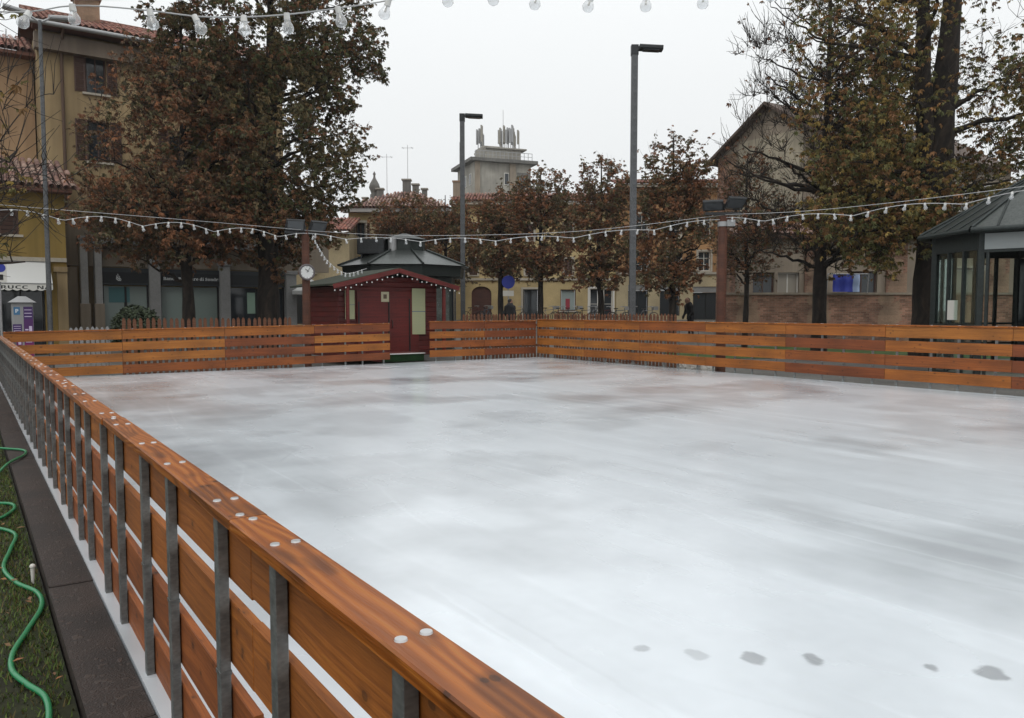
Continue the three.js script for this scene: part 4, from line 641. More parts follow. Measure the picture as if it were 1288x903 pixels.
// ---------------------------------------------------------------- red wooden hut, deck, kiosk, pavilion
{
  const b = thing('wooden_hut', 'red wooden market hut with green gable roof behind the fence opening', 'hut', [8.95, 0, -21.6]);
  const W = 3.3, H = 2.2, D = 2.6, PK = 2.6, R = rng(31);
  for (let i = 0; i < 16; i++) { const y = i * 0.15, yy = y + 0.073; let w = W; if (y > H - 0.15) w = W * Math.max(0.1, (PK - 0.1 - y) / (PK - H)); if (yy > PK - 0.15) break; w = Math.min(W, w); const p = mesh('board', [bevelBox(w, 0.146, 0.03, 0.012, R(), R())], R() < 0.5 ? M.hutRed : M.hutRedDark, b); p.position.set(W / 2, yy + 0.1, -0.015); }
  for (let i = 0; i < 14; i++) { const p = mesh('board', [bevelBox(D, 0.144, 0.03, 0.006, R(), R()).rotateY(Math.PI / 2)], R() < 0.5 ? M.hutRed : M.hutRedDark, b); p.position.set(0.015, i * 0.15 + 0.173, -D / 2 - 0.031); }
  mesh('side_wall', [box(0.03, H, D, W - 0.016, H / 2 + 0.1, -D / 2 - 0.031), box(W - 0.07, H, 0.03, W / 2, H / 2 + 0.1, -D - 0.02)], M.hutRedDark, b);
  const e = 0.42, ang = Math.atan2(PK - H, W / 2), L = (W / 2 + e) / Math.cos(ang);
  for (const s of [-1, 1]) { const rf = mesh('roof', [box(L, 0.05, D + 0.95, 0, 0, 0, 0, 0, -s * ang).translate(W / 2 + s * (W / 2 + e) / 2, PK + 0.04 - (PK - H) / (W / 2) * (W / 2 + e) / 2 + 0.09, -D / 2 + 0.2)], M.felt, b); mesh('bargeboard', [box(L, 0.13, 0.025, 0, 0, 0, 0, 0, -s * ang).translate(W / 2 + s * (W / 2 + e) / 2, PK - 0.02 - (PK - H) / (W / 2) * (W / 2 + e) / 2 + 0.09, 0.69)], M.hutRed, rf); }
  for (const x of [0.06, W - 0.06]) mesh('porch_post', [bevelBox(0.09, H - 0.1, 0.09, 0.008).translate(x, (H - 0.1) / 2 + 0.1, 0.55)], M.hutRed, b);
  const dr = mesh('door', [bevelBox(1.02, 1.95, 0.05, 0.006).translate(1.08, 1.1, 0.03), bevelBox(1.02, 1.95, 0.05, 0.006).translate(2.12, 1.1, 0.03)], M.hutRed, b);
  for (const x of [0.62, 1.6, 2.3]) mesh('strap', [box(0.035, x > 2 ? 1.7 : 1.1, 0.02, x, x > 2 ? 1.0 : 1.2, 0.068)], M.blackIron, dr); mesh('handle', [tube([V(1.7, 0.95, 0.06), V(1.7, 1.0, 0.11), V(1.7, 1.15, 0.11), V(1.7, 1.2, 0.06)], 0.012, 0.012, 6)], M.blackIron, dr);
  const note = printed(128, 160, (x, w, h) => { x.fillStyle = '#b8b294'; x.fillRect(0, 0, w, h); x.fillStyle = '#5c4a3a'; x.fillRect(36, 40, 56, 70); }), list = printed(256, 640, (x, w, h) => { x.fillStyle = '#a8ab86'; x.fillRect(0, 0, w, h); x.strokeStyle = '#7d8f8f'; x.lineWidth = 2; for (let i = 0; i < 26; i++) { x.globalAlpha = 0.5; x.beginPath(); x.moveTo(24, 40 + i * 22); x.lineTo(24 + 120 + 90 * ((i * 7) % 5) / 5, 40 + i * 22); x.stroke(); } x.globalAlpha = 1; x.fillStyle = '#33577f'; x.fillRect(0, 318, w, 8); });
  printPlane('notice', 0.26, 0.3, 1.48, 1.9, 0.062, note, b); printPlane('price_list', 0.46, 1.42, 2.62, 1.46, 0.064, list, b); printPlane('notice', 0.3, 0.85, 0.34, 1.66, 0.064, list, b);
  // fairy lights along the bargeboard
  for (let i = 0; i < 26; i++) { const s = i / 25 * 2 - 1, x = W / 2 + s * (W / 2 + e - 0.03), y = PK - 0.02 - Math.abs(s) * (PK - H) / (W / 2) * (W / 2 + e) - 0.02 - 0.035 * (i % 2); mesh('fairy_light', [new THREE.SphereGeometry(0.022, 8, 6).translate(x, y, 0.72)], M.socket, b); }
  const d = thing('entrance_deck', 'low red boarded deck with green carpet riser at the rink opening', 'deck', [9.74, 0, -20.95]);
  for (let i = 0; i < 7; i++) mesh('deck_board', [bevelBox(1.36, 0.03, 0.135, 0.004).translate(0.68, 0.235, -0.42 + i * 0.14 + 0.02)], M.hutRedDark, d);
  mesh('riser', [box(1.34, 0.2, 0.04, 0.67, 0.11, 0.62)], M.carpet, d); mesh('edging', [box(1.36, 0.025, 0.09, 0.68, 0.237, 0.63)], M.socket, d); mesh('joist', [box(0.06, 0.2, 1.0, 0.05, 0.11, 0.05), box(0.06, 0.2, 1.0, 1.3, 0.11, 0.05)], M.hutRedDark, d);
}
{
  const [x, z] = site(-4.1, 30), b = thing('round_kiosk', 'dark green octagonal news kiosk with metal roof behind the red hut', 'kiosk', [x, groundY(x, z), z], -YAW);
  const oct = (r, y) => Array.from({ length: 8 }, (_, i) => V(r * Math.cos((i + 0.5) * Math.PI / 4), y, r * Math.sin((i + 0.5) * Math.PI / 4)));
  const ring = (r0, y0, r1, y1) => { const a = oct(r0, y0), c = oct(r1, y1), o = []; for (let i = 0; i < 8; i++) { const j = (i + 1) % 8; o.push(quad(a[i].toArray(), a[j].toArray(), c[j].toArray(), c[i].toArray())); } return o; };
  M.kioskGreen.side = THREE.DoubleSide; M.metalRoof.side = THREE.DoubleSide;
  mesh('wall', ring(2.0, 0, 2.0, 2.7), M.kioskGreen, b);
  for (let i = 0; i < 8; i++) { const a = (i + 1) * Math.PI / 4, p = mesh('panel', [bevelBox(1.2, 1.7, 0.05, 0.01).rotateY(-a + Math.PI / 2).translate(1.88 * Math.cos(a), 1.45, 1.88 * Math.sin(a))], i === 0 ? std({ color: rgb(0.14, 0.19, 0.19), map: stoneTex, roughness: 0.6 }) : M.glassDark, b); }
  mesh('fascia', [...ring(2.35, 2.72, 2.4, 3.12), ...ring(2.0, 2.7, 2.35, 2.72)], M.kioskGreen, b);
  const rf = mesh('roof', [...ring(2.55, 3.12, 0.95, 3.72), ...ring(2.4, 3.08, 2.55, 3.12)], M.metalRoof, b);
  oct(2.56, 3.14).forEach((p, i) => mesh('seam', [tube([p, oct(0.95, 3.75)[i]], 0.04, 0.04, 5)], M.kioskGreen, rf));
  mesh('lantern', [...ring(0.8, 3.7, 0.8, 4.15), ...ring(0.95, 4.15, 0.1, 4.4)], M.kioskGreen, b);
  const ac = mesh('ventilation_box', [bevelBox(1.0, 0.55, 0.6, 0.02).translate(-1.15, 3.85, 0.6)], M.darkSteel, b); mesh('duct', [cyl(0.16, 0.16, 0.6, -0.35, 3.9, 0.8, 12)], M.gutter, ac); mesh('stand', [box(0.06, 0.4, 0.5, -1.5, 3.5, 0.6), box(0.06, 0.4, 0.5, -0.8, 3.5, 0.6)], M.darkSteel, ac);
}
{
  const [cx, cz] = site(12.2, 18), b = thing('glazed_pavilion', 'dark green glazed pavilion with standing seam roof at the right edge', 'pavilion', [cx, -0.12, cz], -YAW);
  const vert = (r, y, k) => { const t = (160 + 45 * k) * Math.PI / 180; return V(r * Math.cos(t), y, -r * Math.sin(t)); };
  const RW = 2.2, RE = 2.55, HE = 3.38, AP = 4.7;
  mesh('floor', [new THREE.CylinderGeometry(2.3, 2.3, 0.1, 8, 1).rotateY(0.3).translate(0, 0.05, 0)], M.concrete, b);
  for (let k = 0; k < 8; k++) {
    const a = vert(RW, 0, k), c = vert(RW, 0, k + 1), mid = a.clone().add(c).multiplyScalar(0.5), L = a.distanceTo(c), ry = Math.atan2(mid.x, mid.z);
    const at = (g) => g.rotateY(ry).translate(mid.x, 0, mid.z);
    mesh('post', [bevelBox(0.13, HE, 0.13, 0.012).rotateY(ry + Math.PI / 8).translate(a.x, HE / 2, a.z)], M.pavGreen, b);
    const fr = [box(L - 0.1, 0.1, 0.09, 0, 0.15, 0), box(L - 0.1, 0.42, 0.09, 0, 3.15, 0), box(L - 0.1, 0.05, 0.06, 0, 1.28, 0), box(L - 0.1, 0.05, 0.06, 0, 0.78, 0)];
    const open = k === 1;
    if (!open) fr.push(box(0.07, 2.74, 0.07, -L / 6, 1.57, 0.004), box(0.07, 2.74, 0.07, L / 6, 1.57, 0.004)); else { fr.length = 1; fr.push(box(L - 0.1, 0.06, 0.1, 0, 2.9, 0), box(L - 0.1, 0.1, 0.09, 0, 3.32, 0), box(0.06, 2.8, 0.08, -L / 2 + 0.14, 1.48, 0)); }
    const f = mesh('frame', fr.map(at), M.pavGreen, b);
    if (open) mesh('sign_fascia', [at(box(L - 0.16, 0.34, 0.06, 0, 3.1, 0.05))], M.pavTrim, b);
    else for (const s of [-1, 0, 1]) mesh('pane', [at(box(L / 3 - 0.09, 2.72, 0.012, s * L / 3, 1.57, -0.02))], k === 4 || k === 5 ? M.glassDark : M.glassPane, f);
  }
  const inner = mesh('back_counter', [box(1.6, 2.6, 0.5, 1.1, 1.4, -0.4)], M.kioskGreen, b);
  const rf = [], seams = [];
  for (let k = 0; k < 8; k++) { const a = vert(RE, HE, k), c = vert(RE, HE, k + 1), t0 = vert(0.25, AP, k), t1 = vert(0.25, AP, k + 1); rf.push(quad(a.toArray(), c.toArray(), t1.toArray(), t0.toArray()), quad(a.toArray(), c.toArray(), vert(2.1, HE - 0.02, k + 1).toArray(), vert(2.1, HE - 0.02, k).toArray())); }
  const roof = mesh('roof', rf, M.metalRoof, b);
  for (let k = 0; k < 8; k++) { const a = vert(RE, HE + 0.02, k), c = vert(RE, HE + 0.02, k + 1), ap = V(0, AP + 0.02, 0); mesh('hip_seam', [tube([a, vert(0.25, AP + 0.02, k)], 0.035, 0.035, 6)], M.pavGreen, roof); for (const f of [0.25, 0.5, 0.75]) { const s = a.clone().lerp(c, f), e = s.clone().lerp(ap.clone().add(s).sub(V(0, 0, 0)).setY(0).multiplyScalar(0), 0), n = a.clone().add(c).multiplyScalar(0.5).setY(0).normalize(), inr = f === 0.5 ? 2.05 : 1.15, up = (AP - HE) / (2.36 - 0.23) * inr; mesh('seam', [tube([s, s.clone().addScaledVector(n, -inr).add(V(0, up, 0))], 0.022, 0.022, 5)], M.pavGreen, roof); } mesh('gutter', [tube([a.clone().add(V(0, -0.06, 0)), c.clone().add(V(0, -0.06, 0))], 0.065, 0.065, 8)], M.pavGreen, roof); }
  mesh('finial', [cyl(0.3, 0.05, 0.5, 0, AP + 0.2, 0, 8)], M.pavGreen, b);
  printPlane('notice', 0.22, 0.45, vert(RW, 0, 0).lerp(vert(RW, 0, 1), 0.4).x, 1.62, vert(RW, 0, 0).lerp(vert(RW, 0, 1), 0.4).z + 0.06, M.frameWhite, b, -0.9);
}
console.log('hut kiosk pavilion');

// ---------------------------------------------------------------- poles, lamps, strings of bulbs
function lampPost(label, r, d, h) {
  const [x, z] = site(r, d), y = groundY(x, z), H = h - y, b = thing('lamp_post', label, 'lamp post', [x, y, z], -YAW, 'tall square lamp posts');
  mesh('post', [bevelBox(0.19, H, 0.19, 0.01).translate(0, H / 2, 0)], M.greyPost, b); mesh('base_plate', [bevelBox(0.45, 0.04, 0.45, 0.008).translate(0, 0.02, 0)], M.greyPost, b); mesh('collar', [bevelBox(0.22, 0.3, 0.22, 0.01).translate(0, H - 0.15, 0)], M.darkSteel, b);
  const a = mesh('lamp_head', [bevelBox(0.72, 0.13, 0.36, 0.03).rotateZ(-0.05).translate(0.49, H - 0.1, 0.05)], M.darkSteel, b); mesh('lens', [box(0.5, 0.02, 0.26, 0.5, H - 0.176, 0.05, 0, 0, -0.05)], M.glassDark, a);
}
lampPost('tall grey lamp post rising behind the middle of the right fence', 3.77, 24.5, 9.62);
lampPost('farther dark lamp post just right of the round kiosk', -2.06, 32.8, 9.6);
{
  const b = thing('street_lamp', 'galvanised street lamp with two heads at the left edge', 'lamp post', [1.86, -0.1, -24]);
  mesh('pole', [tube([V(0, 0, 0), V(0, 4, 0), V(0.02, 9.1, 0)], 0.068, 0.045, 10)], M.greyPost, b);
  for (const s of [-1, 1]) { const h = mesh('lamp_head', [bevelBox(0.62, 0.1, 0.26, 0.03).rotateZ(s * 0.14).translate(s * 0.5 + 0.02, 9.25, 0)], M.gutter, b); mesh('arm', [tube([V(0.02, 9.05, 0), V(s * 0.25, 9.2, 0)], 0.03, 0.03, 6)], M.gutter, h); }
}
function flood(b, x, y, z, tilt, turn) {
  const T = new THREE.Matrix4().makeRotationFromEuler(new THREE.Euler(tilt, turn, 0, 'YXZ')).setPosition(x, y, z), ap = (g) => g.applyMatrix4(T);
  const h = mesh('floodlight', [ap(bevelBox(0.5, 0.32, 0.09, 0.02))], M.darkSteel, b); mesh('lens', [ap(box(0.42, 0.24, 0.012, 0, 0, 0.048))], phy({ color: rgb(0.06, 0.065, 0.07), roughness: 0.25 }), h);
  const fins = []; for (let i = 0; i < 9; i++) fins.push(ap(box(0.012, 0.28, 0.05, -0.2 + i * 0.05, 0, -0.068))); mesh('fins', fins, M.darkSteel, h);
  mesh('bracket', [ap(box(0.02, 0.22, 0.02, -0.262, -0.08, 0)), ap(box(0.02, 0.22, 0.02, 0.262, -0.08, 0)), ap(box(0.544, 0.02, 0.02, 0, -0.2, 0))], M.darkSteel, h);
}
{
  const [x, z] = site(5.36, 20), b = thing('floodlight_pole', 'brown wooden pole with two floodlights outside the right fence', 'pole', [x, -0.12, z], -YAW, 'floodlight poles');
  mesh('pole', [tube([V(0, 0, 0), V(0, 2, 0), V(0.01, 4.0, 0)], 0.13, 0.11, 14)], M.poleWood, b); mesh('crossbar', [bevelBox(0.9, 0.07, 0.07, 0.006).translate(0, 4.06, 0.05)], M.darkSteel, b); mesh('clamp', [cyl(0.135, 0.135, 0.12, 0.01, 3.8, 0, 14), box(0.2, 0.16, 0.12, 0.18, 3.82, 0.08)], M.gutter, b);
  flood(b, -0.27, 4.27, 0.1, 0.95, -0.35); flood(b, 0.29, 4.33, 0.1, 0.75, 0.3);
  const c = thing('floodlight_pole', 'dark brown wooden pole carrying a clock and two floodlights left of the hut', 'pole', [7.85, -0.12, -21.2], 0, 'floodlight poles');
  mesh('pole', [tube([V(0, 0, 0), V(0, 2, 0), V(0, 3.85, 0)], 0.12, 0.1, 14)], M.poleWood, c); mesh('crossbar', [bevelBox(1.2, 0.07, 0.07, 0.006).translate(0, 3.75, 0.05)], M.darkSteel, c);
  flood(c, -0.32, 3.95, 0.12, 0.35, -0.2); flood(c, 0.32, 3.95, 0.12, 0.6, 0.2);
  const k = thing('wall_clock', 'round white clock fixed on the brown pole left of the hut', 'clock', [7.82, 2.55, -21.04], -0.15);
  mesh('rim', [new THREE.TorusGeometry(0.2, 0.03, 10, 28), cyl(0.2, 0.2, 0.06, 0, 0, -0.03, 28).rotateX(Math.PI / 2).translate(0, 0, -0.03)], std({ color: rgb(0.1, 0.085, 0.085), roughness: 0.5 }), k);
  mesh('face', [new THREE.CircleGeometry(0.19, 28).translate(0, 0, 0.012)], printed(256, 256, (x, w) => { x.fillStyle = '#c9cac8'; x.fillRect(0, 0, w, w); x.translate(128, 128); x.fillStyle = '#45484a'; for (let i = 0; i < 12; i++) { x.save(); x.rotate(i * Math.PI / 6); x.fillRect(-4, -118, 8, i % 3 ? 16 : 28); x.restore(); } }), k);
  mesh('hand', [box(0.014, 0.12, 0.006, 0, 0.05, 0, 0, 0, 0.9).translate(0, 0, 0.02), box(0.01, 0.16, 0.006, 0, 0.07, 0, 0, 0, 0).rotateZ(-0.6).translate(0, 0, 0.028)], M.blackIron, k);
}
const bulbGeo = clean(new THREE.LatheGeometry([[0, -0.118], [0.02, -0.115], [0.036, -0.104], [0.044, -0.086], [0.043, -0.068], [0.034, -0.045], [0.024, -0.028], [0.021, -0.01]].map(q => new THREE.Vector2(q[0], q[1])), 12)), bulbFar = clean(new THREE.LatheGeometry([[0, -0.118], [0.036, -0.104], [0.044, -0.08], [0.024, -0.028], [0.021, -0.01]].map(q => new THREE.Vector2(q[0], q[1])), 8)), sockGeo = clean(cyl(0.026, 0.022, 0.05, 0, 0.008, 0, 8)), filGeo = clean(cyl(0.009, 0.006, 0.05, 0, -0.04, 0, 6));
const filament = std({ color: rgb(0.45, 0.42, 0.36), roughness: 0.4 });
function lightString(label, pts, bulbs, { wire = true, scale = 1, seed = 1, near = false, group = 'strings of party bulbs', swag = 0, period = 2 } = {}) {
  const R = rng(seed), b = thing('light_string', label, 'string lights', pts[0].toArray(), 0, group), o = pts[0], c = new THREE.CatmullRomCurve3(pts.map(p => p.clone().sub(o)), false, 'centripetal'), L = c.getLength();
  const pos = (f) => { const p = c.getPointAt(Math.min(1, f)); p.y -= swag * (1 - Math.abs(Math.cos(Math.PI * f * L / period))); return p; };
  const n = Math.ceil(L / 0.12), cp = []; for (let i = 0; i <= n; i++) cp.push(pos(i / n)); mesh('cable', [tube(cp, near ? 0.006 : 0.008, near ? 0.006 : 0.008, 6)], M.cable, b);
  if (wire) { const wp = []; for (let i = 0; i <= 20; i++) { const p = c.getPointAt(i / 20); p.y += 0.05 + swag * 0.2; wp.push(p); } mesh('support_wire', [tube(wp, 0.006, 0.006, 5)], M.cable, b); }
  const list = typeof bulbs === 'number' ? Array.from({ length: Math.floor(L / bulbs) }, (_, i) => (i + 0.5) * bulbs / L) : bulbs;
  for (const f of list) { const m = mesh('bulb', near ? bulbGeo : bulbFar, M.bulb, b); m.position.copy(pos(f)); m.position.y -= 0.02 * scale; m.rotation.set((R() - 0.5) * 0.5, 0, (R() - 0.5) * 0.5); m.scale.setScalar(scale * (0.94 + 0.12 * R())); mesh('socket', sockGeo, M.socket, m); if (near) mesh('filament', filGeo, filament, m); }
  return b;
}
const PR = site(5.36, 20);
lightString('string of clear bulbs from the left edge to the clock pole', [V(-4, 3.62, -20.6), V(-1, 3.75, -20.7), V(2, 3.72, -20.8), V(5, 3.68, -20.95), V(7.85, 3.62, -21.05)], 0.3, { scale: 0.95, seed: 3, swag: 0.16, period: 1.7 });
lightString('string of clear bulbs between the clock pole and the right floodlight pole', [V(7.85, 3.62, -21.0), V(9.5, 3.5, -19.8), V(11.5, 3.45, -17.8), V(13.5, 3.52, -15.8), V(PR[0], 3.84, PR[1] + 0.1)], 0.42, { scale: 0.95, seed: 4, swag: 0.1, period: 2.1 });
lightString('string of clear bulbs from the right floodlight pole past the pavilion', [V(PR[0], 3.84, PR[1] + 0.1), V(15.9, 3.7, -11), V(15.9, 3.66, -8), V(15.9, 3.72, -5), V(15.9, 3.9, -2)], 0.4, { scale: 0.95, seed: 5, swag: 0.12, period: 2.3 });
lightString('short string of bulbs dropping from the clock pole to the hut roof', [V(7.95, 3.6, -20.95), V(8.15, 3.25, -21.0), V(8.45, 2.85, -21.02), V(8.95, 2.55, -21.02), V(9.6, 2.7, -21.02)], 0.13, { wire: false, scale: 0.8, seed: 6 });
{
  const S = (r, y) => { const [x, z] = site(r, 6.5); return V(x, y, z); };
  const P = [[-6.5, 4.3], [-5.3, 4.05], [-4.55, 3.95], [-3.94, 3.92], [-3.57, 3.97], [-2.94, 3.93], [-2.57, 3.885], [-2.18, 3.88], [-1.83, 3.9], [-1.41, 3.95], [-1.01, 4.01], [-0.6, 4.1], [-0.2, 4.12], [0.2, 4.075], [0.64, 4.055], [1.09, 4.065], [1.56, 4.085], [2.1, 4.16], [3, 4.2], [4.5, 4.3]].map(([r, y]) => S(r, y));
  const b = lightString('nearest string of large clear bulbs crossing the top of the view', P, [], { near: true, seed: 9, wire: false });
  const wp = [S(-6.5, 4.36), S(-4.2, 4.05), S(-3.5, 4.02), S(-2.9, 4.03), S(-1, 4.16), S(1, 4.24), S(4.5, 4.4)].map(p => p.sub(P[0])); mesh('support_wire', [tube(new THREE.CatmullRomCurve3(wp).getPoints(40), 0.005, 0.005, 6)], M.cable, b);
  const R = rng(12);
  for (const [r, y] of [[-5.2, 4.02], [-4.6, 3.95], [-3.94, 3.92], [-3.57, 3.97], [-2.94, 3.93], [-2.57, 3.885], [-2.18, 3.88], [-1.83, 3.9], [-1.41, 3.95], [-1.01, 4.01], [-0.55, 4.11], [-0.15, 4.12], [0.2, 4.075], [0.64, 4.055], [1.09, 4.065], [1.56, 4.085], [2.1, 4.16], [2.6, 4.18]]) { const m = mesh('bulb', bulbGeo, M.bulb, b); m.position.copy(S(r, y).sub(P[0])); m.position.y -= 0.025; m.rotation.set((R() - 0.5) * 0.6, 0, (R() - 0.5) * 0.9); m.scale.setScalar(1.08); mesh('socket', sockGeo, M.socket, m); mesh('filament', filGeo, filament, m); }
}

// ---------------------------------------------------------------- picket fences, parking machine, signs, shrub, car
function picketFence(label, p0, p1, h, material, step = 0.14) {
  const L = Math.hypot(p1[0] - p0[0], p1[1] - p0[1]), b = thing('picket_fence', label, 'fence', [p0[0], groundY(...p0), p0[1]], Math.atan2(-(p1[1] - p0[1]), p1[0] - p0[0]), 'low picket fences'), R = rng(Math.round(L * 100));
  const s = new THREE.Shape(); s.moveTo(-0.04, 0); s.lineTo(0.04, 0); s.lineTo(0.04, h - 0.06); s.lineTo(0.02, h - 0.015); s.lineTo(0, h); s.lineTo(-0.02, h - 0.015); s.lineTo(-0.04, h - 0.06); s.closePath(); const g = metreUV(clean(new THREE.ExtrudeGeometry(s, { depth: 0.02, bevelEnabled: false })));
  for (let i = 0; i * step < L; i++) { const m = mesh('picket', g, material, b); m.position.set(i * step, (R() - 0.5) * 0.03, 0); m.rotation.z = (R() - 0.5) * 0.03; }
  mesh('rail', [box(L, 0.07, 0.025, L / 2, h * 0.3, -0.014)], material, b); mesh('rail', [box(L, 0.07, 0.025, L / 2, h * 0.75, -0.014)], material, b);
}
picketFence('brown picket fence showing above the far left rink fence', [3.2, -21.3], [7.5, -21.3], 1.42, M.picket);
picketFence('brown picket fence behind the short rink fence right of the hut', [12.8, -20.9], [16.2, -20.9], 1.5, M.picket);
picketFence('brown picket fence outside the far end of the right rink fence', [16.3, -20.7], [16.3, -15.2], 1.5, M.picket);
picketFence('small pale grey railing beside the round shrub', [2.15, -22.2], [3.05, -22.2], 1.2, M.pickGrey, 0.12);
{
  const b = thing('parking_machine', 'grey parking ticket machine with purple posters at the left edge', 'ticket machine', [1.0, -0.12, -24]);
  const H = 1.82; mesh('cabinet', [bevelBox(0.47, H, 0.4, 0.02).translate(0.25, H / 2, -0.2)], M.pickGrey, b); const cp = mesh('cap', [new THREE.CylinderGeometry(0.12, 0.42, 0.16, 4).rotateY(Math.PI / 4).scale(1.05, 1, 0.9).translate(0.25, H + 0.081, -0.2)], M.pickGrey, b);
  const pr = printed(128, 512, (x, w, h) => { const g = ['#40275c', '#4d235e', '#6a205c', '#7c1d58']; g.forEach((c, i) => { x.fillStyle = c; x.fillRect(0, i * h / 4, w, h / 4 + 1); }); x.fillStyle = '#c9bcd6'; for (let i = 0; i < 3; i++) x.fillRect(12, 30 + i * 34, 100, 7); x.fillRect(16, 230, 44, 14); x.fillRect(70, 200, 40, 120); x.fillStyle = '#4a2a6c'; x.beginPath(); x.arc(90, 265, 14, 0, 6.3); x.fill(); x.fillStyle = '#c9bcd6'; x.fillRect(20, 360, 84, 8); });
  printPlane('poster', 0.21, 1.3, 0.37, 1.06, 0.006, pr, b); printPlane('poster', 0.2, 0.85, 0.12, 0.83, 0.006, pr, b);
  printPlane('parking_sign', 0.14, 0.2, 0.12, 1.6, 0.006, printed(128, 192, (x, w, h) => { x.fillStyle = '#3f6f95'; x.fillRect(0, 0, w, h); x.fillStyle = '#d5dade'; x.font = 'bold 130px sans-serif'; x.textAlign = 'center'; x.textBaseline = 'middle'; x.fillText('P', w / 2, h / 2); }), b);
  const s = thing('road_sign', 'blue round parking sign on a thin pole beside the ticket machine', 'sign', [0.78, -0.12, -24.2]);
  mesh('pole', [cyl(0.03, 0.03, 3.0, 0, 1.5, 0, 10)], M.gutter, s); const pl = mesh('plate', [bevelBox(0.26, 0.52, 0.02, 0.005).translate(0.03, 2.6, 0.04)], M.frameWhite, s); mesh('disc', [new THREE.CircleGeometry(0.11, 24).translate(0.03, 2.71, 0.054)], M.blue, pl); mesh('symbol', [box(0.1, 0.14, 0.004, 0.03, 2.47, 0.054)], M.blackIron, pl);
  const pl2 = thing('blue_road_sign', 'round blue road sign on a pole left of the dark shop door', 'sign', [...(() => { const [x, z] = site(-0.2, 43); return [x, groundY(x, z), z]; })()], -YAW);
  mesh('pole', [cyl(0.04, 0.04, 3.0, 0, 1.5, 0, 8)], M.gutter, pl2); mesh('disc', [cyl(0.36, 0.36, 0.03, 0, 0, 0, 24).rotateX(Math.PI / 2).translate(0, 2.6, 0.06)], M.blue, pl2); mesh('plate', [box(0.6, 0.3, 0.03, 0, 1.98, 0.06)], M.frameWhite, pl2);
}
{ // round evergreen shrub
  const R = rng(66), b = thing('round_shrub', 'round dark green evergreen shrub before the bank window', 'shrub', [4.05, -0.1, -24.6]);
  const n = 5200, lf = new THREE.BufferGeometry(); lf.setAttribute('position', new THREE.Float32BufferAttribute([0, 0, 0, 0.3, 0.1, 0.5, 0, 0, 1, -0.3, 0.1, 0.5], 3)); lf.setIndex([0, 1, 2, 0, 2, 3]); lf.computeVertexNormals();
  const im = new THREE.InstancedMesh(lf, M.leaf, n), m = new THREE.Matrix4(), q = new THREE.Quaternion(), c = new THREE.Color();
  for (let i = 0; i < n; i++) { const s = scatter(R, 1); s.multiplyScalar(Math.pow(s.length(), -0.6)); const lump = 0.86 + 0.28 * noise(s.x * 0.5 + 0.5, s.y * 0.5 + s.z * 0.3 + 0.5, 5, 5, 4); q.setFromEuler(new THREE.Euler(R() * 3 - 1.5, R() * 6.28, 0)); const z = 0.07 + 0.05 * R(); m.compose(V(s.x * 0.68 * lump, 1.05 + s.y * 0.66 * lump, s.z * 0.6 * lump), q, V(z, z, z)); im.setMatrixAt(i, m); const v = 0.6 + R() * 0.9; c.setRGB(0.03 * v, 0.042 * v, 0.018 * v); im.setColorAt(i, c); }
  im.name = 'crown'; im.userData.kind = 'stuff'; b.add(im); mesh('stem', [tube([V(0, 0, 0), V(0.03, 0.6, 0), V(0, 1, 0)], 0.06, 0.04, 8)], M.bark, b);
}
{ // car, mostly beyond the left edge
  const b = thing('parked_car', 'silver grey car parked at the extreme left edge behind the sign', 'car', [-1.35, -0.1, -27.2]);
  const s = new THREE.Shape(); [[-2.0, 0.3], [2.05, 0.3], [2.1, 0.62], [1.9, 0.86], [1.05, 0.98], [0.35, 1.46], [-1.2, 1.5], [-1.95, 1.05], [-2.08, 0.7]].forEach(([x, y], i) => i ? s.lineTo(x, y) : s.moveTo(x, y)); s.closePath();
  mesh('body', [new THREE.ExtrudeGeometry(s, { depth: 1.4, bevelEnabled: true, bevelSize: 0.06, bevelThickness: 0.12, bevelSegments: 3 }).translate(0, 0, -0.7)], M.carPaint, b);
  const w = new THREE.Shape(); [[0.9, 1.0], [0.3, 1.38], [-0.25, 1.41], [-0.25, 1.0]].forEach(([x, y], i) => i ? w.lineTo(x, y) : w.moveTo(x, y)); const w2 = new THREE.Shape(); [[-0.33, 1.0], [-0.33, 1.41], [-1.15, 1.42], [-1.65, 1.05]].forEach(([x, y], i) => i ? w2.lineTo(x, y) : w2.moveTo(x, y));
  for (const z of [-0.83, 0.822]) { mesh('side_window', [new THREE.ExtrudeGeometry(w, { depth: 0.008, bevelEnabled: false }).translate(0, 0, z)], M.glassDark, b); mesh('side_window', [new THREE.ExtrudeGeometry(w2, { depth: 0.008, bevelEnabled: false }).translate(0, 0, z)], M.glassDark, b); }
  mesh('windscreen', [box(0.8, 0.01, 1.3, 0.76, 1.262, 0, 0, 0, -0.6)], M.glassDark, b);
  for (const x of [-1.25, 1.3]) for (const z of [-0.72, 0.72]) { const t = mesh('wheel', [cyl(0.31, 0.31, 0.2, 0, 0, 0, 24).rotateX(Math.PI / 2).translate(x, 0.31, z)], M.tyre, b); mesh('rim', [cyl(0.19, 0.19, 0.03, 0, 0, 0, 16).rotateX(Math.PI / 2).translate(x, 0.31, z * 1.16)], M.gutter, t); }
  for (const z of [-0.55, 0.55]) mesh('headlight', [bevelBox(0.06, 0.13, 0.3, 0.02).translate(2.09, 0.72, z)], M.glassPane, b);
}
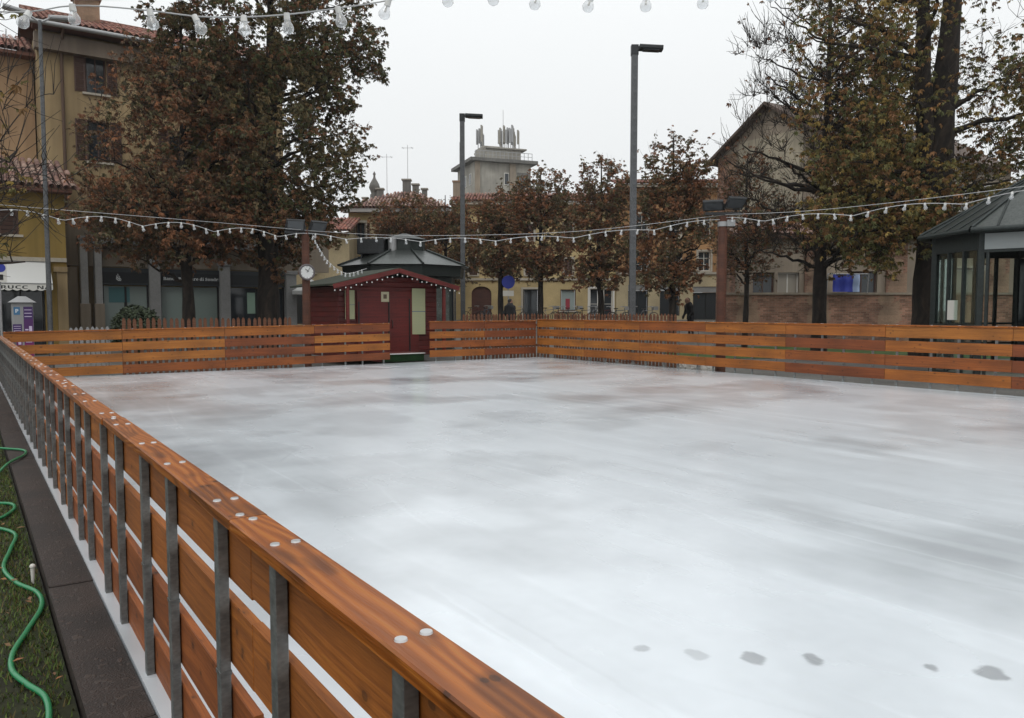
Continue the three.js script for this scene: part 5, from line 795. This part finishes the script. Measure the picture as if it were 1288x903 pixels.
{ // two white bags behind the right fence
  [[15.35, -13.9, 'larger white plastic bag lying behind the right fence boards', 0.2], [15.4, -13.3, 'smaller white plastic bag lying behind the right fence boards', 0.15]].forEach(([x, z, lab, r], i) => {
    const g = new THREE.IcosahedronGeometry(r, 4), q = g.attributes.position; for (let k = 0; k < q.count; k++) { const a = q.getX(k), b = q.getY(k), c = q.getZ(k), n = 0.82 + 0.36 * noise(a * 3 + 9 + i, b * 3 + c * 2 + 9, 16, 16, 5); q.setXYZ(k, a * n * 1.3, Math.max(-0.12, b * n) + 0.12, c * n); } g.computeVertexNormals();
    const o = mesh('plastic_bag', g, M.frameWhite); o.position.set(x, -0.12, z); tag(o, lab, 'bag', 'white bags behind the fence');
  });
}
// ---------------------------------------------------------------- bicycles and people by the far shops
{
  const frameM = [rgb(0.03, 0.03, 0.035), rgb(0.2, 0.2, 0.21), rgb(0.1, 0.02, 0.02), rgb(0.03, 0.07, 0.1)].map(c => std({ color: c, metalness: 0.3, roughness: 0.4 }));
  const where = ['standing left of the dark shop door', 'leaning under the forked street tree', 'beneath the red poster window', 'just right of the red poster window', 'nearest the narrow white windows', 'left of the bushy street tree', 'right behind the bushy street tree', 'left of the tall lamp post', 'right behind the tall lamp post', 'before the cream shop window', 'before the arched brown gate', 'right of the arched brown gate'];
  [[0.3, 47], [2.2, 47.5], [2.9, 47], [3.6, 47.4], [4.4, 46.8], [5.0, 47.2], [5.6, 46.6], [6.4, 46.4], [7.2, 46.8], [8.0, 46.2], [-2.4, 48], [-1.6, 48.2]].forEach(([r, d], i) => {
    const [x, z] = site(r * 1.08, d + 4), col = ['black', 'grey', 'dark red', 'dark blue'][i % 4], b = thing('bicycle', `${col} bicycle ${where[i]}`, 'bicycle', [x, groundY(x, z), z], -YAW + [0.3, -0.5, 0.9, 0.2, -0.3, 1.1][i % 6], 'bicycles parked before the far shops'), f = frameM[i % 4];
    for (const wx of [-0.52, 0.52]) { const w = mesh('wheel', [new THREE.TorusGeometry(0.33, 0.022, 6, 20).translate(wx, 0.35, 0)], M.tyre, b); mesh('spokes', Array.from({ length: 6 }, (_, k) => box(0.62, 0.006, 0.006, 0, 0, 0, 0, 0, k * Math.PI / 6).translate(wx, 0.35, 0)), M.gutter, w); }
    const T = (a, c, q = 0.02) => tube([V(...a), V(...c)], q, q, 6);
    mesh('frame', [T([-0.52, 0.35, 0], [-0.1, 0.32, 0]), T([-0.52, 0.35, 0], [-0.2, 0.82, 0]), T([-0.1, 0.32, 0], [-0.2, 0.88, 0]), T([-0.2, 0.78, 0], [0.36, 0.82, 0]), T([-0.1, 0.32, 0], [0.38, 0.72, 0]), T([0.52, 0.35, 0], [0.35, 0.95, 0])], f, b);
    mesh('handlebar', [T([0.35, 0.95, 0], [0.33, 1.05, 0]), T([0.33, 1.05, -0.26], [0.33, 1.05, 0.26]), T([0.33, 1.05, 0.26], [0.18, 1.03, 0.27]), T([0.33, 1.05, -0.26], [0.18, 1.03, -0.27])], M.gutter, b); mesh('saddle', [bevelBox(0.26, 0.06, 0.15, 0.02).translate(-0.22, 0.92, 0)], M.tyre, b);
    if (i % 2) { const bk = []; for (const [w, h, dd, px, py, pz] of [[0.3, 0.02, 0.24, 0, 0.84, 0], [0.02, 0.22, 0.24, -0.15, 0.95, 0], [0.02, 0.22, 0.24, 0.15, 0.95, 0], [0.3, 0.22, 0.02, 0, 0.95, 0.12], [0.3, 0.22, 0.02, 0, 0.95, -0.12]]) bk.push(box(w, h, dd, px + 0.6, py, pz)); mesh('basket', bk, M.gutter, b); }
  });
}
function person(label, r, d, turn, h, coat, legs, pose) {
  const [x, z] = site(r, d), t = thing('person', label, 'person', [x, groundY(x, z), z], -YAW + turn), s = h / 1.75;
  const res = 72, mc = new MarchingCubes(res, M.cloth, false, false, 60000), half = 1.0;
  const B = pose === 'lean' ? [[0, 0.95, 0.02], [0.02, 1.15, 0.05], [0.03, 1.42, 0.12], [0.03, 1.5, 0.16], [0.04, 1.63, 0.22]] : [[0, 0.95, 0], [0, 1.15, 0.01], [0, 1.42, 0], [0, 1.5, 0.02], [0, 1.63, 0.04]];
  const bones = [[B[0], B[1], 0.155, 0.15, 0], [B[1], B[2], 0.15, 0.17, 0], [B[2], B[3], 0.06, 0.055, 2], [B[3], B[4], 0.06, 0.098, 2], [B[4], [B[4][0], B[4][1] + 0.03, B[4][2]], 0.098, 0.096, 2]];
  for (const q of [-1, 1]) {
    bones.push([[q * 0.05, B[2][1] - 0.02, B[2][2]], [q * 0.2, B[2][1] - 0.04, B[2][2]], 0.09, 0.078, 0], [[q * 0.2, B[2][1] - 0.04, B[2][2]], [q * 0.27, 1.12, B[2][2] - 0.02], 0.072, 0.058, 0], [[q * 0.27, 1.12, B[2][2] - 0.02], [q * 0.2, 0.93, B[2][2] + 0.14], 0.058, 0.045, 0], [[q * 0.2, 0.93, B[2][2] + 0.14], [q * 0.17, 0.86, B[2][2] + 0.17], 0.042, 0.04, 0]);
    bones.push([[q * 0.09, 0.92, B[0][2]], [q * 0.1 + (q > 0 ? 0.03 : 0), 0.5, 0.03], 0.095, 0.065, 1], [[q * 0.1 + (q > 0 ? 0.03 : 0), 0.5, 0.03], [q * 0.11 + (q > 0 ? 0.04 : 0), 0.09, -0.02], 0.06, 0.045, 1], [[q * 0.11 + (q > 0 ? 0.04 : 0), 0.05, -0.03], [q * 0.12 + (q > 0 ? 0.05 : 0), 0.04, 0.15], 0.045, 0.038, 3]);
  }
  const dist = (px, py, pz, b) => { const [a, c, r0, r1] = b, dx = c[0] - a[0], dy = c[1] - a[1], dz = c[2] - a[2], l = dx * dx + dy * dy + dz * dz || 1e-6; let k = ((px - a[0]) * dx + (py - a[1]) * dy + (pz - a[2]) * dz) / l; k = Math.max(0, Math.min(1, k)); return Math.hypot(px - a[0] - dx * k, py - a[1] - dy * k, (pz - a[2] - dz * k) * (b[4] === 0 ? 1.12 : 1)) - (r0 + (r1 - r0) * k); };
  const K = 0.04; mc.isolation = 0;
  for (let k = 0; k < res; k++) for (let j = 0; j < res; j++) for (let i = 0; i < res; i++) { const px = (i - res / 2) / (res / 2), py = (j - res / 2) / (res / 2) + 0.9, pz = (k - res / 2) / (res / 2); let v = 0.3; if (Math.abs(px) < 0.5 && Math.abs(pz) < 0.6) { let e = 0; for (const b of bones) e += Math.exp(-dist(px, py, pz, b) / K * 1.6); v = e > 0 ? -Math.log(e) * K / 1.6 : 0.3; v = Math.min(0.3, v); } mc.field[i + j * res + k * res * res] = -v; }
  mc.update();
  const n = mc.count, pa = mc.positionArray.slice(0, n * 3), na = mc.normalArray.slice(0, n * 3), ca = new Float32Array(n * 3), pal = [coat, legs, [0.3, 0.17, 0.12], [0.02, 0.02, 0.02]];
  for (let i = 0; i < n; i++) { pa[i * 3 + 1] += 0.9; let bd = 9, bi = 0; for (const b of bones) { const e = dist(pa[i * 3], pa[i * 3 + 1], pa[i * 3 + 2], b); if (e < bd) { bd = e; bi = b[4]; } } ca.set(pal[bi], i * 3); }
  const g = new THREE.BufferGeometry(); g.setAttribute('position', new THREE.BufferAttribute(pa, 3)); g.setAttribute('normal', new THREE.BufferAttribute(na, 3)); g.setAttribute('color', new THREE.BufferAttribute(ca, 3)); g.scale(s, s, s);
  mesh('body', g, std({ vertexColors: true, roughness: 0.85 }), t);
  const hd = B[4]; const hg = new THREE.SphereGeometry(0.108, 16, 12, 0, Math.PI * 2, 0, Math.PI * 0.62); hg.rotateX(-0.5); hg.scale(0.98, 1.08, 1.1); hg.translate(hd[0], hd[1] + 0.02, hd[2] - 0.012); hg.scale(s, s, s); mesh('hair', hg, std({ color: rgb(0.015, 0.012, 0.01), roughness: 0.8 }), t);
  return t;
}
person('person in a black coat standing behind the far corner of the fence', -0.1, 36, 2.6, 1.8, [0.012, 0.012, 0.014], [0.015, 0.016, 0.022], 'stand');
person('person in dark clothes leaning forward behind the right fence', 8.25, 36, -1.2, 1.85, [0.014, 0.013, 0.014], [0.02, 0.02, 0.025], 'lean');
console.log('done');

renderer.render(scene, camera);
